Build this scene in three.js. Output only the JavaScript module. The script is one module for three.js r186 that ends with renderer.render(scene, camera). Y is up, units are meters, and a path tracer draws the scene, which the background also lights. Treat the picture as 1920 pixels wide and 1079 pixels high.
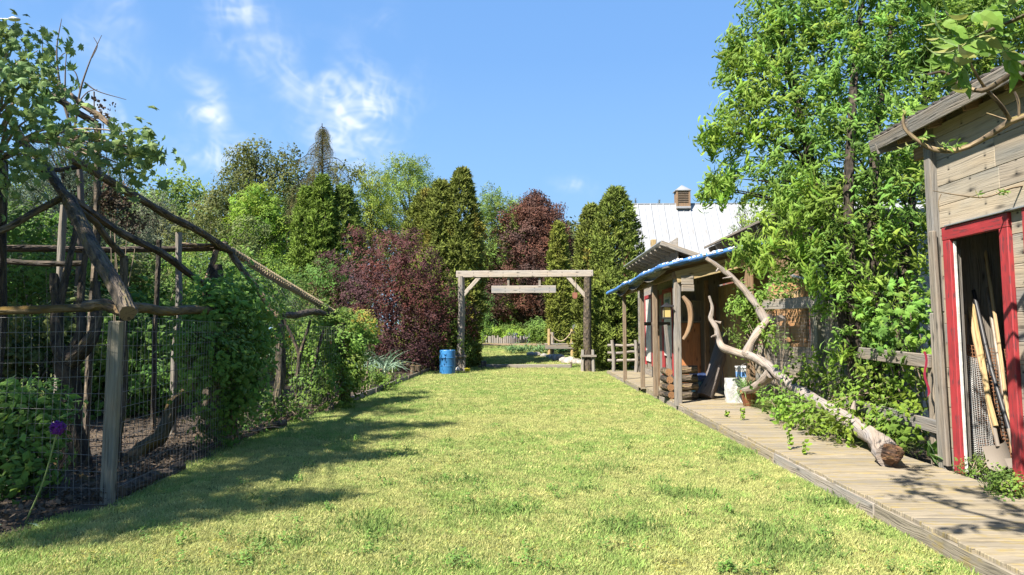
import * as THREE from 'three';
import { mergeGeometries } from 'three/addons/utils/BufferGeometryUtils.js';

// ---------------------------------------------------------------- camera, sky, sun, exposure
const scene = new THREE.Scene();
const F = 1280, CX = 960, CY = 539.5, EYE = 1.6;            // focal length and centre in photo pixels, eye height in metres
const camera = new THREE.PerspectiveCamera(2 * Math.atan(CY / F) * 180 / Math.PI, 1920 / 1079, 0.05, 900);
camera.rotation.order = 'YXZ';
camera.position.set(0, EYE, 0);
camera.rotation.set(Math.atan(80.5 / F), Math.atan(35 / F), 0);
camera.updateMatrixWorld(true);
scene.add(camera);
const renderer = new THREE.WebGLRenderer({ antialias: true });
renderer.toneMapping = THREE.LinearToneMapping;
renderer.toneMappingExposure = 3.1;
renderer.shadowMap.enabled = true;

const SUN = new THREE.Vector3(-0.47, 0.74, 0.48).normalize();
const sun = new THREE.DirectionalLight(new THREE.Color(1.0, 0.93, 0.82), 5);
sun.name = 'sun';
sun.position.copy(SUN).multiplyScalar(60); sun.target.position.set(0, 0, -15);
sun.position.add(sun.target.position);
sun.castShadow = true;
Object.assign(sun.shadow.camera, { left: -45, right: 45, top: 45, bottom: -45, near: 1, far: 160 });
sun.shadow.mapSize.set(2048, 2048);
scene.add(sun, sun.target);

// ---------------------------------------------------------------- numbers
function rng(seed) { let s = seed >>> 0; return () => { s = (s + 0x6d2b79f5) | 0; let t = Math.imul(s ^ (s >>> 15), 1 | s); t = (t + Math.imul(t ^ (t >>> 7), 61 | t)) ^ t; return ((t ^ (t >>> 14)) >>> 0) / 4294967296; }; }
const R0 = rng(7);
const V = (x, y, z) => new THREE.Vector3(x, y, z);
const lerp = (a, b, t) => a + (b - a) * t, clamp = (x, a = 0, b = 1) => Math.min(b, Math.max(a, x));
const sstep = (a, b, x) => { const t = clamp((x - a) / (b - a)); return t * t * (3 - 2 * t); };
const hash = (x, y) => { let h = Math.imul(x | 0, 374761393) + Math.imul(y | 0, 668265263); h = Math.imul(h ^ (h >>> 13), 1274126177); return ((h ^ (h >>> 16)) >>> 0) / 4294967296; };
function vn(x, y, px = 0, py = 0) {                           // value noise, periodic when px, py are given
  const ix = Math.floor(x), iy = Math.floor(y), fx = x - ix, fy = y - iy, sx = fx * fx * (3 - 2 * fx), sy = fy * fy * (3 - 2 * fy);
  const w = (i, p) => p ? ((i % p) + p) % p : i;
  const a = hash(w(ix, px), w(iy, py)), b = hash(w(ix + 1, px), w(iy, py)), c = hash(w(ix, px), w(iy + 1, py)), d = hash(w(ix + 1, px), w(iy + 1, py));
  return lerp(lerp(a, b, sx), lerp(c, d, sx), sy);
}
function fbm(x, y, o = 4, px = 0, py = 0) { let s = 0, a = 0.5, n = 0; for (let i = 0; i < o; i++) { s += a * vn(x + i * 17.3 * (px ? 0 : 1), y + i * 9.1 * (py ? 0 : 1), px, py); n += a; a *= 0.5; x *= 2; y *= 2; px *= 2; py *= 2; } return s / n; }

// photo pixel -> ray -> a point at a depth along the lawn, or on a plane y = const / x = const
function ray(px, py) { return V((px - CX) / F, -(py - CY) / F, -1).applyQuaternion(camera.quaternion); }
const U = (px, py, depth) => { const d = ray(px, py); return d.multiplyScalar(depth / -d.z).add(camera.position); };
const G = (px, py, y = 0) => { const d = ray(px, py); return d.multiplyScalar((y - EYE) / d.y).add(camera.position); };

// ---------------------------------------------------------------- sky with thin high cloud
{
  const W = 3072, H = 1536, data = new Float32Array(W * H * 4), r = rng(31);
  const ang = (px, py) => { const d = ray(px, py).normalize(); return [Math.atan2(d.z, d.x) * 57.2958, Math.asin(d.y) * 57.2958]; };
  const wisps = [];                                            // [azimuth, elevation, half width, half height, turn, strength], in degrees
  const put = (px, py, w, h, turn, s) => { const [a, e] = ang(px, py); wisps.push([a, e, w, h, turn, s]); };
  put(648, 205, 4.4, 4.2, -0.25, 1.25); put(645, 265, 3.6, 2.4, -0.5, 0.7); put(560, 150, 4.2, 1.6, -0.9, 0.55); put(455, 40, 2.2, 4.6, 0.25, 0.75); put(480, 110, 1.4, 3, 0.5, 0.5);
  put(255, 214, 3.4, 2.0, -0.35, 1.7); put(398, 203, 2.4, 1.5, -0.5, 1.3); put(400, 300, 3.6, 1.8, -0.1, 0.65); put(215, 10, 1.6, 2.0, 0.4, 0.5); put(1066, 351, 2.0, 0.8, -0.1, 0.5); put(140, 60, 5, 1.4, -0.4, 0.3); put(700, 30, 2, 2, 0.4, 0.25); put(330, 120, 5, 1.2, -0.5, 0.25);
  for (let i = 0; i < 34; i++) { const a = r() * 360 - 180, e = 8 + r() * 50; let d = Math.abs(a + 91); if (d < 44 && e < 38) continue; wisps.push([a, e, 2 + r() * 4.5, 1.2 + r() * 3, -0.6 + r() * 0.8, 0.35 + r() * 0.6]); }
  const stops = [[0, 0.170, 0.255, 0.352], [5, 0.142, 0.235, 0.350], [12, 0.108, 0.204, 0.342], [22, 0.078, 0.163, 0.318], [40, 0.054, 0.125, 0.28], [90, 0.036, 0.088, 0.22]];
  for (let row = 0; row < H; row++) {
    const el = ((row + 0.5) / H - 0.5) * 180, e = Math.max(0, el); let k = 0;
    while (k < stops.length - 2 && e > stops[k + 1][0]) k++;
    const t = clamp((e - stops[k][0]) / (stops[k + 1][0] - stops[k][0]));
    const base = [1, 2, 3].map((c) => lerp(stops[k][c], stops[k + 1][c], t) * (el < 0 ? 0.6 : 1));
    const near = wisps.filter((w) => Math.abs(w[1] - el) < Math.max(w[2], w[3]) * 2.2);
    for (let col = 0; col < W; col++) {
      const az = ((col + 0.5) / W - 0.5) * 360; let a = 0;
      if (el > 0) for (const w of near) {
        let da = az - w[0]; if (da > 180) da -= 360; if (da < -180) da += 360;
        da *= Math.cos(el / 57.3); const de = el - w[1], m0 = Math.max(w[2], w[3]) * 2.2;
        if (Math.abs(da) > m0) continue;
        const c = Math.cos(w[4]), s = Math.sin(w[4]), x = (da * c + de * s) / w[2], y = (-da * s + de * c) / w[3], q = x * x + y * y;
        if (q > 4) continue;
        const wx = da * 0.30 + 40 + w[0], wy = de * 0.30 + w[1], ux = wx * c + wy * s, uy = -wx * s + wy * c, u = fbm(wx * 0.45, wy * 0.45, 3) * 2.6;
        const n = fbm(ux * 0.8 + u, uy * 1.0 - u, 4), f1 = 1 - Math.abs(2 * fbm(ux * 1.3 + u * 2.2, uy * 5.5 + u * 4, 4) - 1), f2 = 1 - Math.abs(2 * fbm(ux * 4.2 + u * 4, uy * 1.4 + u * 2.4, 4) - 1), soft = Math.exp(-q * 1.5);
        a += w[5] * soft * (0.16 * sstep(0.32, 0.66, n) + 0.66 * sstep(0.36, 0.70, n) * (0.6 * sstep(0.62, 0.98, f1) + 0.55 * sstep(0.66, 0.98, f2)));
      }
      a = Math.min(0.8, a);
      const o = (row * W + col) * 4;
      data[o] = lerp(base[0], 0.365, a); data[o + 1] = lerp(base[1], 0.385, a); data[o + 2] = lerp(base[2], 0.42, a); data[o + 3] = 1;
    }
  }
  const tex = new THREE.DataTexture(data, W, H, THREE.RGBAFormat, THREE.FloatType);
  tex.mapping = THREE.EquirectangularReflectionMapping; tex.magFilter = tex.minFilter = THREE.LinearFilter; tex.needsUpdate = true;
  scene.background = tex; scene.environment = tex;
}

// ---------------------------------------------------------------- textures: grain, bark, soil, metal
function tex(w, h, fn, tileU, tileV, srgb = true) {
  const d = new Uint8Array(w * h * 4);
  for (let y = 0; y < h; y++) for (let x = 0; x < w; x++) { const c = fn(x / w, y / h), o = (y * w + x) * 4; d[o] = clamp(c[0]) * 255; d[o + 1] = clamp(c[1]) * 255; d[o + 2] = clamp(c[2]) * 255; d[o + 3] = 255; }
  const t = new THREE.DataTexture(d, w, h); t.wrapS = t.wrapT = THREE.RepeatWrapping; t.magFilter = t.minFilter = THREE.LinearFilter;
  if (srgb) t.colorSpace = THREE.SRGBColorSpace; t.repeat.set(1 / tileU, 1 / tileV); t.needsUpdate = true; return t;
}
const mono = (f) => (x, y) => { const v = f(x, y); return [v, v, v]; };
// wood: u runs along the board
const knots = [[0.13, 0.3], [0.42, 0.72], [0.71, 0.2], [0.88, 0.6], [0.3, 0.9]];
function grainV(u, v) {
  let warp = 0, knot = 0;
  for (const [a, b] of knots) { const du = (u - a) * 6, dv = (v - b) * 1.6; const q = du * du * 6 + dv * dv * 60; warp += Math.exp(-q * 0.35) * (v - b) * 1.2; knot = Math.max(knot, Math.exp(-q * 6)); }
  const vv = v + warp * 0.25 + 0.012 * Math.sin(u * 6.283 * 2);
  const s = fbm(u * 5, vv * 44, 4, 5, 44), l = fbm(u * 3, vv * 12, 3, 3, 12), fine = vn(u * 40, vv * 130, 40, 130), crack = sstep(0.70, 0.82, fbm(u * 4, vv * 60, 2, 4, 60));
  return { s: clamp(0.52 * s + 0.3 * l + 0.22 * fine), crack, knot };
}
const T_grain = tex(512, 256, (x, y) => { const g = grainV(x, y), b = lerp(0.66, 1.0, g.s) * (1 - 0.22 * g.crack) * (1 - 0.45 * g.knot), h = fbm(x * 4, y * 5, 3, 4, 5) - 0.5; return [b * (1 + h * 0.10), b, b * (1 - h * 0.14)]; }, 1.6, 0.42);
const T_grainB = tex(512, 256, mono((x, y) => { const g = grainV(x, y); return clamp(g.s - g.crack * 0.5 - g.knot * 0.2); }), 1.6, 0.42, false);
const T_board = tex(512, 256, (x, y) => { const g = grainV(x, y), b = lerp(0.80, 1.0, g.s) * (1 - 0.16 * g.crack) * (1 - 0.45 * g.knot) * (0.86 + 0.24 * fbm(x * 3, y * 2, 4, 3, 2)), h = fbm(x * 3, y * 3, 3, 3, 3) - 0.5; const nu = ((x * 4) % 1) - 0.5, nv = ((y * 4) % 1) - 0.3, nail = 1 - 0.75 * Math.exp(-(nu * nu * 2200 + nv * nv * 420)) - 0.22 * Math.exp(-(nu * nu * 900 + (nv > 0 ? nv * nv * 9 : nv * nv * 200))); return [b * nail * (1 + h * 0.12), b * nail, b * nail * (1 - h * 0.16)]; }, 2.3, 0.5);
const T_lichen = tex(512, 256, (x, y) => { const g = grainV(x, y), b = lerp(0.68, 1.0, g.s) * (1 - 0.3 * g.crack), l = sstep(0.5, 0.66, fbm(x * 9, y * 7, 4, 9, 7)) * sstep(0.3, 0.6, fbm(x * 40, y * 30, 2, 40, 30)); return [lerp(b, 0.95, l * 0.3), lerp(b, 0.85, l * 0.3), lerp(b * 0.97, 0.5, l * 0.45)]; }, 1.5, 0.5);
function barkV(u, v) { const w = fbm(u * 5, v * 5, 3, 5, 5) * 0.35, r = fbm(u * 6, (v + w * 0.3) * 14, 4, 6, 14), c = Math.abs(fbm(u * 5 + 3, v * 12 + w, 3, 0, 0) - 0.5) * 2; return clamp(r * 0.75 + c * 0.5); }
const T_bark = tex(256, 256, (x, y) => { const fl = sstep(0.58, 0.66, fbm(x * 9 + 4, y * 5, 3, 9, 5)), b = lerp(0.30, 1.1, barkV(x, y)) * (1 - 0.35 * fl), l = sstep(0.55, 0.72, fbm(x * 7, y * 7, 4, 7, 7)); return [lerp(b, b * 0.98 + 0.06, l), lerp(b * 0.97, b + 0.05, l), lerp(b * 0.92, b * 0.80, l)]; }, 0.8, 0.5);
const T_barkB = tex(256, 256, mono((x, y) => barkV(x, y)), 0.8, 0.5, false);
const T_moss = tex(256, 256, (x, y) => { const b = lerp(0.4, 1.0, barkV(x, y)), l = sstep(0.42, 0.6, fbm(x * 6, y * 4, 4, 6, 4)); return [lerp(b, 1.0 * b, l), lerp(b * 0.95, 0.86 * b, l), lerp(b * 0.85, 0.30 * b, l)]; }, 1.2, 0.6);
const T_soil = tex(512, 512, (x, y) => { const a = fbm(x * 8, y * 8, 5, 8, 8), b = fbm(x * 60, y * 60, 2, 60, 60), c = sstep(0.62, 0.75, fbm(x * 24, y * 40, 3, 24, 40)); const v = 0.45 + 0.4 * a + 0.35 * (b - 0.5); return [v + c * 0.25, v * 0.93 + c * 0.21, v * 0.85 + c * 0.13]; }, 2, 2);
const T_soilB = tex(512, 512, mono((x, y) => 0.6 * fbm(x * 16, y * 16, 5, 16, 16) + 0.4 * fbm(x * 80, y * 80, 2, 80, 80)), 2, 2, false);
const T_turf = tex(1024, 1024, (x, y) => {
  const p = fbm(x * 7, y * 7, 5, 7, 7), f = vn(x * 170, y * 170, 170, 170), g = vn(x * 330, y * 330, 330, 330), t = sstep(0.36, 0.66, p * 0.7 + f * 0.3);
  const v = 0.62 + 0.5 * (g - 0.5) + 0.35 * (f - 0.5); return [lerp(0.72, 1.0, t) * v, lerp(0.86, 0.95, t) * v, lerp(0.36, 0.56, t) * v];
}, 4.3, 4.3);
const T_turfB = tex(512, 512, mono((x, y) => 0.5 * vn(x * 90, y * 90, 90, 90) + 0.5 * vn(x * 200, y * 200, 200, 200)), 2.1, 2.1, false);
const T_fine = tex(256, 256, (x, y) => { const v = 0.82 + 0.3 * (fbm(x * 10, y * 10, 5, 10, 10) - 0.5) + 0.12 * (vn(x * 90, y * 90, 90, 90) - 0.5); return [v, v * 0.99, v * 0.97]; }, 0.9, 0.9);
const T_fineB = tex(256, 256, mono((x, y) => fbm(x * 16, y * 16, 4, 16, 16)), 0.5, 0.5, false);
const T_paint = tex(256, 256, (x, y) => { const w = sstep(0.60, 0.70, fbm(x * 10, y * 40, 4, 10, 40)), v = 0.86 + 0.22 * (fbm(x * 6, y * 9, 4, 6, 9) - 0.5); return [lerp(v, 0.62, w), lerp(v, 0.95, w * 0.4), lerp(v, 0.95, w * 0.4)]; }, 0.9, 0.5);
const T_metal = tex(512, 256, (x, y) => { const s = sstep(0.52, 0.8, fbm(x * 5, y * 22, 4, 5, 22)), v = 0.97 + 0.06 * (fbm(x * 8, y * 8, 3, 8, 8) - 0.5); return [v - s * 0.13, v - s * 0.15, v - s * 0.17]; }, 6, 3);
const T_rings = tex(128, 128, (x, y) => { const d = Math.hypot(x - 0.5, y - 0.5) * 2, a = Math.atan2(y - 0.5, x - 0.5), r = 0.75 + 0.2 * Math.sin((d + 0.04 * vn(a * 2 + 9, d * 6)) * 70), c = sstep(0.72, 0.8, vn(a * 6 + 20, d * 1.5)) * 0.35; const v = r * (1 - c); return [v, v * 0.95, v * 0.88]; }, 1, 1);

// ---------------------------------------------------------------- materials (base colours are linear)
const rgb = (r, g, b) => new THREE.Color().setRGB(r, g, b);
const mat = (c, o = {}) => new THREE.MeshStandardMaterial({ color: rgb(...c), roughness: 0.9, metalness: 0, ...o });
const wood = (c, o = {}) => mat(c, { map: T_grain, bumpMap: T_grainB, bumpScale: 0.006, ...o });
const bark = (c, o = {}) => mat(c, { map: T_bark, bumpMap: T_barkB, bumpScale: 0.05, ...o });
const M = {
  turf: mat([0.335, 0.35, 0.145], { map: T_turf, bumpMap: T_turfB, bumpScale: 0.02 }), soil: mat([0.12, 0.10, 0.078], { map: T_soil, bumpMap: T_soilB, bumpScale: 0.05 }),
  gravel: mat([0.42, 0.34, 0.25], { map: T_soil, bumpMap: T_soilB, bumpScale: 0.02 }),
  grey: [wood([0.295, 0.255, 0.21]), wood([0.245, 0.215, 0.18]), wood([0.33, 0.29, 0.24]), wood([0.27, 0.23, 0.18])],
  deck: [0, 1, 2, 3, 4].map((i) => wood([[0.30, 0.255, 0.195], [0.345, 0.285, 0.20], [0.26, 0.225, 0.18], [0.325, 0.275, 0.21], [0.295, 0.245, 0.17]][i], { map: T_lichen })),
  shed: [0, 1, 2, 3].map((i) => wood([[0.325, 0.285, 0.225], [0.285, 0.25, 0.205], [0.355, 0.31, 0.24], [0.31, 0.26, 0.195]][i], { map: T_board, bumpScale: 0.003 })),
  dark: wood([0.15, 0.115, 0.085]), brown: wood([0.29, 0.185, 0.105]), umber: wood([0.10, 0.07, 0.05]), fresh: wood([0.52, 0.37, 0.20]), ply: wood([0.48, 0.33, 0.17], { bumpScale: 0.002 }), plyOrange: wood([0.56, 0.22, 0.08], { bumpScale: 0.001, roughness: 0.6 }),
  shutter: wood([0.55, 0.30, 0.135]), yellow: wood([0.47, 0.34, 0.16]), siding: wood([0.30, 0.26, 0.22]), redwood: wood([0.26, 0.085, 0.06]),
  red: mat([0.36, 0.03, 0.036], { map: T_paint, bumpMap: T_grainB, bumpScale: 0.0015, roughness: 0.62 }), white: mat([0.72, 0.72, 0.70], { map: T_fine, roughness: 0.6 }),
  gate: wood([0.40, 0.355, 0.305], { map: T_board, bumpScale: 0.004 }), bark: bark([0.13, 0.10, 0.075]), barkDark: bark([0.085, 0.067, 0.052]), barkGrey: bark([0.165, 0.135, 0.105]), barkTan: bark([0.25, 0.185, 0.125]), moss: mat([0.19, 0.15, 0.085], { map: T_moss, bumpMap: T_barkB, bumpScale: 0.015 }),
  drift: wood([0.385, 0.32, 0.27], { bumpScale: 0.012 }), driftDark: wood([0.20, 0.165, 0.145], { bumpScale: 0.012 }), rot: bark([0.22, 0.115, 0.06], { bumpScale: 0.05 }),
  cut: mat([0.46, 0.33, 0.19], { map: T_rings }), cutGrey: mat([0.26, 0.20, 0.15], { map: T_rings }), cutRed: mat([0.40, 0.23, 0.12], { map: T_rings }),
  twig: mat([0.20, 0.155, 0.11]), twigDark: mat([0.075, 0.06, 0.05]), twigTan: bark([0.36, 0.28, 0.19], { bumpScale: 0.006 }),
  roofWhite: mat([0.285, 0.295, 0.31], { map: T_metal, roughness: 0.45, metalness: 0.0 }), flashing: mat([0.42, 0.44, 0.47], { roughness: 0.4, metalness: 0.7 }), roofDark: mat([0.10, 0.09, 0.085], { map: T_fine }),
  wire: mat([0.20, 0.19, 0.18], { roughness: 0.55, metalness: 0.6 }), rust: mat([0.27, 0.125, 0.06], { map: T_fine, roughness: 0.9 }), galv: mat([0.55, 0.55, 0.54], { roughness: 0.45, metalness: 0.6 }), steel: mat([0.30, 0.255, 0.215], { map: T_fine, roughness: 0.6, metalness: 0.5 }), black: mat([0.018, 0.018, 0.02], { roughness: 0.5 }),
  barrel: mat([0.035, 0.20, 0.50], { map: T_fine, roughness: 0.45 }), tarpBlue: mat([0.07, 0.22, 0.60], { map: T_fine, roughness: 0.5 }), tarpDark: mat([0.17, 0.155, 0.12], { map: T_fine, roughness: 0.7 }), tarpWhite: mat([0.62, 0.66, 0.72], { roughness: 0.6 }), navy: mat([0.02, 0.045, 0.14], { map: T_fine, roughness: 0.55 }), teal: mat([0.02, 0.14, 0.26], { map: T_fine, roughness: 0.45 }),
  bucket: mat([0.70, 0.72, 0.74], { map: T_fine, roughness: 0.5 }), terracotta: mat([0.42, 0.16, 0.075], { map: T_fine }), rope: mat([0.50, 0.40, 0.26], { map: T_fine }), net: mat([0.20, 0.15, 0.095]), rock: mat([0.50, 0.45, 0.40], { map: T_fine, bumpMap: T_fineB, bumpScale: 0.03 }), rockGrey: mat([0.36, 0.34, 0.32], { map: T_fine, bumpMap: T_fineB, bumpScale: 0.03 }),
  ribbon: mat([0.27, 0.022, 0.05], { roughness: 0.6, side: THREE.DoubleSide }), brick: mat([0.32, 0.13, 0.085], { map: T_fine }), amber: new THREE.MeshPhysicalMaterial({ color: rgb(0.75, 0.58, 0.22), roughness: 0.55, transmission: 0.5, thickness: 0 }), pane: new THREE.MeshPhysicalMaterial({ color: rgb(0.9, 0.95, 0.95), roughness: 0.04, transmission: 1, thickness: 0 }),
  paleBlue: mat([0.14, 0.30, 0.62], { roughness: 0.5 }), yellowBox: mat([0.62, 0.55, 0.03], { roughness: 0.5 }),
};
const leafMat = (r, g, b, t = 0.42, rough = 0.96) => new THREE.MeshPhysicalMaterial({ color: rgb(r, g, b), roughness: rough, transmission: t, thickness: 0, specularIntensity: 0.4, side: THREE.DoubleSide });
const L = {                                                   // tinted per leaf by instance colours round 1
  peach: leafMat(0.175, 0.29, 0.045), maple: leafMat(0.15, 0.225, 0.075, 0.35), vine: leafMat(0.11, 0.205, 0.035), lime: leafMat(0.22, 0.34, 0.035), olive: leafMat(0.125, 0.15, 0.04), locust: leafMat(0.17, 0.25, 0.045), cedar: leafMat(0.135, 0.18, 0.035, 0.22), cedarDark: leafMat(0.135, 0.195, 0.035, 0.22),
  spruce: leafMat(0.15, 0.15, 0.065, 0.2), purple: leafMat(0.095, 0.037, 0.036, 0.3), plum: leafMat(0.105, 0.048, 0.034, 0.3), leek: leafMat(0.15, 0.23, 0.15, 0.25), blueConifer: leafMat(0.11, 0.14, 0.095, 0.15), bed: leafMat(0.14, 0.23, 0.035), grass: leafMat(0.365, 0.385, 0.14, 0.35), walnut: leafMat(0.145, 0.27, 0.035, 0.5), hosta: leafMat(0.12, 0.24, 0.04), brownLeaf: leafMat(0.085, 0.062, 0.042, 0.2), yellowLeaf: leafMat(0.32, 0.30, 0.06),
};

// ---------------------------------------------------------------- things and parts
const taken = {};
function numbered(name) { const n = taken[name] = (taken[name] ?? -1) + 1; return n ? name + '_' + String(n).padStart(3, '0') : name; }
function tag(o, label, category, group, kind) { if (label) o.userData.label = label; if (category) o.userData.category = category; if (group) o.userData.group = group; if (kind) o.userData.kind = kind; return o; }
function thing(name, label, category, at = [0, 0, 0], turn = 0, group) {
  const o = new THREE.Group(); o.name = numbered(name); o.position.set(...at); o.rotation.y = turn; tag(o, label, category, group); scene.add(o); return o;
}
function part(name, geo, m, parent, at, rot) {
  const o = new THREE.Mesh(geo, m); o.name = name; o.castShadow = o.receiveShadow = true;
  if (at) o.position.set(...(at.isVector3 ? at.toArray() : at)); if (rot) o.rotation.set(...rot);
  parent.add(o); return o;
}
function solo(name, label, category, geo, m, at, rot, group) { const o = part(numbered(name), geo, m, scene, at, rot); return tag(o, label, category, group); }
function structure(name, geo, m, at) { const o = part(name, geo, m, scene, at); o.userData.kind = 'structure'; return o; }
function copyOf(o, label) { const c = o.clone(); c.name = numbered(o.name.replace(/_\d{3}$/, '')); if (label) c.userData.label = label; scene.add(c); return c; }

// ---------------------------------------------------------------- geometry
let uvShift = rng(99);
function box(lx, ly, lz, c = 0.006) {                          // chamfered box, uv in metres, u along its longest side
  c = Math.min(c, lx * 0.3, ly * 0.3, lz * 0.3);
  const h = [lx / 2, ly / 2, lz / 2], long = lx >= ly && lx >= lz ? 0 : ly >= lz ? 1 : 2, pos = [], uv = [], ou = uvShift() * 5, ov = uvShift() * 5;
  const corner = (s, ax) => [0, 1, 2].map((k) => s[k] * (h[k] - (k === ax ? 0 : c)));
  const tri = (a, b, d, ax) => {
    const n = [0, 1, 2].map((k) => a[k] + b[k] + d[k]), e1 = b.map((x, k) => x - a[k]), e2 = d.map((x, k) => x - a[k]);
    const cr = [e1[1] * e2[2] - e1[2] * e2[1], e1[2] * e2[0] - e1[0] * e2[2], e1[0] * e2[1] - e1[1] * e2[0]];
    const list = cr[0] * n[0] + cr[1] * n[1] + cr[2] * n[2] < 0 ? [a, d, b] : [a, b, d];
    const across = [0, 1, 2].find((k) => k !== long && k !== ax) ?? (long + 1) % 3;
    const ua = ax === long ? (long + 1) % 3 : long, va = ax === long ? (long + 2) % 3 : across;
    for (const p of list) { pos.push(...p); uv.push(p[ua] + ou, p[va] + ov); }
  };
  const S = [-1, 1];
  for (let ax = 0; ax < 3; ax++) for (const s of S) {
    const [b, d] = [0, 1, 2].filter((k) => k !== ax), q = [[-1, -1], [1, -1], [1, 1], [-1, 1]].map(([m, n]) => { const v = [0, 0, 0]; v[ax] = s; v[b] = m; v[d] = n; return corner(v, ax); });
    tri(q[0], q[1], q[2], ax); tri(q[0], q[2], q[3], ax);
  }
  for (let ax = 0; ax < 3; ax++) { const [b, d] = [0, 1, 2].filter((k) => k !== ax); for (const s of S) for (const t of S) { const mk = (e, face) => { const v = [0, 0, 0]; v[ax] = e; v[b] = s; v[d] = t; return corner(v, face); }; const a = mk(-1, b), e = mk(1, b), f = mk(1, d), g = mk(-1, d); tri(a, e, f, b); tri(a, f, g, b); } }
  for (const i of S) for (const j of S) for (const k of S) { const s = [i, j, k]; tri(corner(s, 0), corner(s, 1), corner(s, 2), 0); }
  const g = new THREE.BufferGeometry(); g.setAttribute('position', new THREE.Float32BufferAttribute(pos, 3)); g.setAttribute('uv', new THREE.Float32BufferAttribute(uv, 2)); g.computeVertexNormals(); return g;
}
// a tube through points with radii: groups 0 = side, 1 = the two ends
function tube(pts, rad, seg = 9, rough = 0.08, seed = 1, caps = true) {
  const r = rng(seed * 7919 + 13), n = pts.length, pos = [], uv = [], idx = []; let up = V(0.31, 0.1, 0.94), len = 0; const ph = r() * 100, ou = r() * 4;
  for (let i = 0; i < n; i++) {
    const t = pts[Math.min(n - 1, i + 1)].clone().sub(pts[Math.max(0, i - 1)]).normalize();
    if (i) len += pts[i].distanceTo(pts[i - 1]);
    const a = up.clone().sub(t.clone().multiplyScalar(up.dot(t))).normalize(), b = t.clone().cross(a); up = a;
    const rr = typeof rad === 'function' ? rad(i / (n - 1)) : Array.isArray(rad) ? (() => { const q = i / (n - 1) * (rad.length - 1), k = Math.min(rad.length - 2, Math.floor(q)); return lerp(rad[k], rad[k + 1], q - k); })() : rad;
    for (let j = 0; j <= seg; j++) { const w = j / seg * Math.PI * 2, q = rr * (1 + rough * 2 * (vn(ph + len * 3 / Math.max(0.2, rr * 8), (j % seg) * 0.9 + ph) - 0.5) + rough * (vn(ph + len * 9, (j % seg) * 1.7) - 0.5)), c = Math.cos(w) * q, s = Math.sin(w) * q; pos.push(pts[i].x + a.x * c + b.x * s, pts[i].y + a.y * c + b.y * s, pts[i].z + a.z * c + b.z * s); uv.push(len + ou, j / seg * Math.PI * 2 * Math.max(rr, 0.03)); }
  }
  for (let i = 0; i < n - 1; i++) for (let j = 0; j < seg; j++) { const p = i * (seg + 1) + j, q = p + seg + 1; idx.push(p, p + 1, q, p + 1, q + 1, q); }
  const side = idx.length, g = new THREE.BufferGeometry();
  if (caps) for (const [i, flip] of [[0, 1], [n - 1, 0]]) {
    const c = pos.length / 3; pos.push(pts[i].x, pts[i].y, pts[i].z); uv.push(0.5, 0.5);
    for (let j = 0; j <= seg; j++) { const o = (i * (seg + 1) + j) * 3, w = j / seg * Math.PI * 2; pos.push(pos[o], pos[o + 1], pos[o + 2]); uv.push(0.5 + 0.5 * Math.cos(w), 0.5 + 0.5 * Math.sin(w)); }
    for (let j = 0; j < seg; j++) flip ? idx.push(c, c + 2 + j, c + 1 + j) : idx.push(c, c + 1 + j, c + 2 + j);
  }
  g.setAttribute('position', new THREE.Float32BufferAttribute(pos, 3)); g.setAttribute('uv', new THREE.Float32BufferAttribute(uv, 2)); g.setIndex(idx); g.computeVertexNormals();
  g.addGroup(0, side, 0); if (caps) g.addGroup(side, idx.length - side, 1); return g;
}
function bendLine(a, b, n, wob, seed) { const r = rng(seed * 31 + 5), o = []; const p1 = r() * 9, p2 = r() * 9; for (let i = 0; i <= n; i++) { const t = i / n, e = Math.sin(t * Math.PI); o.push(a.clone().lerp(b, t).add(V((vn(p1 + t * 3, 1) - 0.5) * wob * e * 2, (vn(p2 + t * 3, 5) - 0.5) * wob * e * 2, (vn(p1 + t * 3, 9) - 0.5) * wob * e * 2))); } return o; }
let logSeed = 1;
function log(name, a, b, r0, r1, mats, parent, o = {}) { logSeed++; const d = a.distanceTo(b); const g = tube(bendLine(a, b, o.n ?? Math.max(3, Math.min(14, Math.round(d / 0.3))), o.wob ?? 0.05, logSeed), [r0, r1], o.seg ?? 9, o.rough ?? 0.1, logSeed); return part(name, g, Array.isArray(mats) ? mats : [mats, M.cut], parent); }
const curve = (pts, n) => new THREE.CatmullRomCurve3(pts, false, 'centripetal').getPoints(n);
const smooth = (g) => { g.computeVertexNormals(); return g; };
const plain = (g) => { const p = g.index ? g.toNonIndexed() : g; for (const k of Object.keys(p.attributes)) if (!['position', 'normal', 'uv'].includes(k)) p.deleteAttribute(k); p.clearGroups(); return p; };
const join = (list) => mergeGeometries(list.map(plain), false);
const cyl = (r0, r1, h, seg = 20) => new THREE.CylinderGeometry(r0, r1, h, seg);
const lathe = (pts, seg = 24) => new THREE.LatheGeometry(pts.map(([x, y]) => new THREE.Vector2(x, y)), seg);
function bar(a, b, r) {                                        // three-sided wire
  const d = b.clone().sub(a), l = d.length(), g = new THREE.CylinderGeometry(r, r, l, 4, 1, true); g.applyQuaternion(new THREE.Quaternion().setFromUnitVectors(V(0, 1, 0), d.normalize())); g.translate((a.x + b.x) / 2, (a.y + b.y) / 2, (a.z + b.z) / 2); return g;
}
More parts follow.
